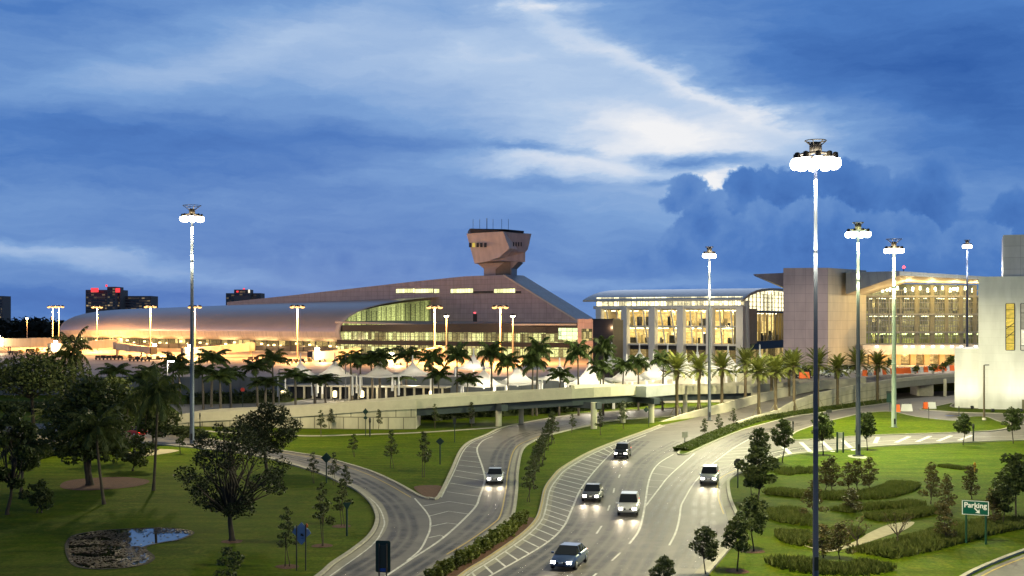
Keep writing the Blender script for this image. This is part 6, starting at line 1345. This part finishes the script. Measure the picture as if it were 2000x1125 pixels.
# ---------------------------------------------------------------- barrels, barriers, hydrant
def barrier(p, label, w, h, mt, group, name='barrier', rz=0.):
    t = thing(name, p, label, 'barrier', group, rz); m = MB(); lo = [Vector((x*w/2, y*.45, 0)) for x, y in ((-1, -1), (1, -1), (1, 1), (-1, 1))]; mid = [Vector((v.x*.97, v.y*.6, h*.45)) for v in lo]; hi = [Vector((v.x*.88, v.y*.3, h)) for v in lo]; m.hexa(lo, mid); m.hexa(mid, hi); m.build('body', mt, t)
    m = MB(); m.tube([(-w*.3, 0, h), (-w*.3, 0, h+.12)], .07, 6); m.tube([(w*.3, 0, h), (w*.3, 0, h+.12)], .07, 6); m.build('filler_cap', dgrey, t)
wht = surf('white_plastic', (.62, .62, .6), .5, var=.05)
for px, py, mt, lb, w in ((1752.5, 804, or_m, 'orange barrier beside the pale green mast foot', .9), (1771, 803, wht, 'white barrier on the road in front of the underpass', 2.0), (1808, 799, or_m, 'orange barrier at the tip of the grass verge', .9), (1819, 799, wht, 'white barrier next to the orange one at the grass verge', 1.7)): barrier(G(px, py, .03), lb, w, 1.35, mt, 'traffic barriers on the ground')
seq = [(1571, 739, or_m, 2.2), (1689, 734.5, or_m, 1.1), (1698, 733.5, wht, 1.1), (1711, 732.5, or_m, .9), (1718, 732, wht, 1.1), (1726, 731.5, or_m, 1.1), (1734, 731, wht, 1.), (1741, 730.5, or_m, .9), (1757, 730, or_m, 1.8), (1771, 729.2, or_m, 1.8), (1781, 728.5, wht, 1.1), (1787.5, 728, or_m, 1.1), (1797, 727.5, wht, 1.4), (1808, 726.8, or_m, 1.), (1817, 726.4, wht, 1.2), (1826, 726, or_m, 1.3), (1840, 725, or_m, 2.), (1850, 724.6, wht, 1.), (1859, 724, or_m, 1.1)]
for i, (px, py, mt, w) in enumerate(seq): barrier(G(px, py, 5.02), ('orange' if mt is or_m else 'white')+(' barrier in front of the dark van on the deck' if i == 0 else ' barrier before the lit arcade, number %d from the left of its row' % i), w, 1.35, mt, 'traffic barriers on the departures deck')
for px, py, s_, lb in ((1733, 716, 1., 'green potted shrub on the deck right of the last date palm'), (1788, 722, .7, 'potted shrub on the deck in front of the arcade middle'), (1822, 722, .8, 'spreading potted shrub on the deck before the arcade'), (1842, 720, .9, 'dark potted shrub on the deck at the arcade'), (1858, 712, 1.2, 'tall potted shrub on the deck next to the white building')):
    b = G(px, py+8, 5.02); t = thing('potted_shrub', b, lb, 'plant', 'potted shrubs on the deck', 0, s_); m = MB(); rr = random.Random(px); crown(m, [(Vector((0, 0, 1.6)), (1.2, .9, .8)), (Vector((.4, 0, 2.2)), (.8, .7, .6))], 160, .3, rr); m.build('foliage', hedge_leaf, t); m = MB(); m.lathe((0, 0, 0), [(.3, 0), (.45, .8), (.4, .8), (.1, .78)], 8); m.build('pot', kerb_m, t)
b = G(1904, 921); t = thing('fire_hydrant', b, 'yellow hydrant standing on the bright lawn behind the swale', 'hydrant'); m = MB(); m.lathe((0, 0, 0), [(.16, 0), (.16, .08), (.11, .1), (.11, .75), (.15, .78), (.14, .95), (.05, 1.08)], 10); m.build('body', surf('hydrant_yellow', (.6, .3, .03), .5), t)
for s_ in (-1, 1): m = MB(); m.tube([(s_*.1, 0, .6), (s_*.22, 0, .6)], .06, 8); m.build('nozzle', MATS['hydrant_yellow'], t)
pch = MB()
for px, py, a in ((1676, 892, 1.), (1747, 821, 1.1)): c = G(px, py, .03); pch.fill([c+Vector((math.cos(i*.5236)*a*1.2, math.sin(i*.5236)*a*2.2, 0)) for i in range(12)])
struct(pch.build('mast_footing', kerb_m))
bl = MB(); 
for px, py in ((1818, 818), (1860, 812), (1875, 812)): c = G(px, py, .04); bl.fill([c+Vector((x, y, 0)) for x, y in ((-1.2, -.6), (1.2, -.6), (1.2, .6), (-1.2, .6))])
struct(bl.build('blue_bay_markings', surf('blue_paint', (.05, .12, .45), .6)))
# ---------------------------------------------------------------- vehicles
glass_c = surf('car_glass', (.012, .014, .016), .08, spec=.6, var=.02); tyre_m = surf('tyre', (.015, .015, .015), .85); rim_m = surf('alloy_rim', (.4, .4, .42), .35, .8)
head_on = glow('headlight_lit', (1, .95, .82, 1), 40); tail_on = glow('taillight_lit', (1, .04, .03, 1), 6)
paints = {n: surf('paint_'+n, c, .3, .35, var=.03, spec=.6) for n, c in (('silver', (.42, .43, .45)), ('white', (.62, .62, .6)), ('black', (.02, .022, .026)), ('grey', (.14, .145, .15)), ('red', (.22, .02, .02)), ('blue', (.04, .07, .16)))}
def make_car(paint, label, loc, heading, kind='sedan', lights=True, group='cars'):
    t = thing('car' if kind != 'van' else 'van', loc, label, 'car' if kind != 'van' else 'van', group, heading)
    if kind == 'sedan': body = [(-2.3, .42, .72, .70), (-2.22, .30, .92, .80), (-1.6, .24, 1.0, .88), (-.6, .22, 1.0, .90), (.7, .22, .98, .90), (1.5, .24, .90, .88), (2.05, .28, .78, .82), (2.3, .40, .62, .66)]; cab = [(-1.75, .98, .80), (-1.05, 1.42, .62), (.25, 1.45, .62), (1.15, .97, .80)]
    elif kind == 'suv': body = [(-2.3, .5, .95, .78), (-2.22, .38, 1.1, .86), (-1.5, .3, 1.15, .92), (.7, .3, 1.12, .92), (1.5, .32, 1.05, .9), (2.1, .36, .95, .84), (2.3, .5, .75, .7)]; cab = [(-2.1, 1.12, .84), (-1.85, 1.72, .70), (.2, 1.75, .70), (1.05, 1.11, .82)]
    else: body = [(-2.5, .5, 1.1, .85), (-2.45, .4, 1.2, .95), (.9, .35, 1.2, .97), (1.9, .38, 1.05, .92), (2.5, .5, .85, .8)]; cab = [(-2.42, 1.18, .92), (-2.3, 2.1, .82), (.8, 2.1, .82), (1.7, 1.1, .88)]
    m = MB(); rings = []
    for x, z0, z1, w in body: rings.append([(x, -w*.92, z0), (x, -w, z0+.12), (x, -w, z1-.14), (x, -w*.86, z1), (x, w*.86, z1), (x, w, z1-.14), (x, w, z0+.12), (x, w*.92, z0)])
    m.quads(rings, 0, True, True); m.poly(rings[0], 0); m.poly(list(reversed(rings[-1])), 0)
    (xa, za, wa_), (xb, zb, wb_), (xc, zc, wc), (xd, zd, wd) = cab
    m.poly([(xb, -wb_, zb), (xc, -wc, zc), (xc, wc, zc), (xb, wb_, zb)], 0); m.build('body', paints[paint], t)
    m = MB(); m.poly([(xd, -wd, zd), (xd, wd, zd), (xc, wc, zc), (xc, -wc, zc)], 0); m.build('windscreen', glass_c, t)
    m = MB(); m.poly([(xa, wa_, za), (xa, -wa_, za), (xb, -wb_, zb), (xb, wb_, zb)], 0); m.build('rear_window', glass_c, t)
    for s_ in (-1, 1):
        m = MB(); m.poly([(xa, s_*wa_, za), (xd, s_*wd, zd), (xc, s_*wc, zc), (xb, s_*wb_, zb)], 0)
        for f0 in (.0, .42, .95): xx = xb+(xc-xb)*f0; m.box((xx, s_*(wb_+wa_)/2, (za+zb)/2), (.09, .05, zb-za), 0, 1, ('X', s_*.25))
        m.build('side_window', [glass_c, paints[paint]], t)
        m = MB(); x, z0, z1, w = body[-1]; m.box((x-.1, s_*w*.86, (z0+z1)/2+.1), (.24, .3, .16), 0); m.build('headlight', head_on if lights else surf('headlight_off', (.5, .5, .5), .2), t)
        m = MB(); x, z0, z1, w = body[0]; m.box((x+.06, s_*w*.9, z1+.02), (.16, .26, .16), 0); m.build('taillight', tail_on if lights else surf('taillight_off', (.2, .01, .01), .3), t)
        m = MB(); m.box((.85, s_*(body[3][3]+.08), 1.02), (.12, .2, .13), 0); m.build('mirror', paints[paint], t)
        for wx in (-1.42, 1.42):
            m = MB(); m.lathe((0, 0, 0), [(.2, -.1), (.31, -.11), (.335, -.06), (.335, .06), (.31, .11), (.2, .1)], 14); wo = m.build('wheel', tyre_m, t); wo.location = (wx, s_*.8, .335); wo.rotation_euler = (math.pi/2, 0, 0)
            m = MB(); m.lathe((0, 0, 0), [(.02, s_*-.115), (.2, s_*-.105), (.21, s_*-.08)], 10); m.build('rim', rim_m, wo)
    m = MB(); x, z0, z1, w = body[-1]; m.box((x+.01, 0, (z0+z1)/2+.06), (.06, w*.95, .15), 0); m.box((x-.06, 0, z0+.08), (.1, w*1.5, .1), 0); m.build('grille', dgrey, t)
    m = MB(); m.box((x+.05, 0, z0+.2), (.03, .3, .13), 0); m.build('number_plate', wht, t)
    if lights:
        for s_ in (-1, 1): lamp('headlamp_beam', (2.5, s_*.6, .75), 330, (1, .82, .55), .08, t, math.radians(62), (1, 0, -.10), .8)
    return t
def on_road(px, py, qx, qy, z=0.03):                            # standing at p, facing towards q
    a, b = G(px, py, z), G(qx, qy, z); return a, math.atan2(b.y-a.y, b.x-a.x)
for px, py, qx, qy, paint, kind, lb in ((967, 941, 955, 985, 'silver', 'sedan', 'silver car with lit headlights coming out of the underpass road'), (1228, 1002, 1215, 1040, 'white', 'suv', 'white car with lit headlights in the right lane of the main road'), (1158, 975, 1120, 1030, 'grey', 'sedan', 'grey car with lit headlights in the lane beside the hatching'),
    (1112, 1104, 1050, 1150, 'blue', 'sedan', 'dark blue car with lit headlights at the bottom of the main road'), (1216, 893, 1190, 918, 'black', 'suv', 'black car with lit headlights coming off the ramp'), (1386, 943, 1372, 975, 'silver', 'suv', 'silver car with lit headlights at the bend beside the octagonal sign')):
    a, h = on_road(px, py, qx, qy); make_car(paint, lb, a, h, kind, True, 'cars driving with lit headlights')
a, h = on_road(258, 852, 200, 848); make_car('red', 'car with red tail lights half hidden by the park trees', a, h, 'sedan', True, 'cars driving with lit headlights')
for px, py, paint, kind, lb, hd in ((1569, 738, 'black', 'van', 'dark van parked on the deck beside the orange barrier', .1), (1613, 733, 'white', 'suv', 'white parked car right of the big mast on the deck', .3), (1628, 736, 'silver', 'sedan', 'silver low car parked between the two masts on the deck', .2), (1663, 731, 'white', 'van', 'white van parked left of the greenish mast on the deck', .1)):
    make_car(paint, lb, G(px, py, 5.03), hd, kind, False, 'cars parked on the deck')
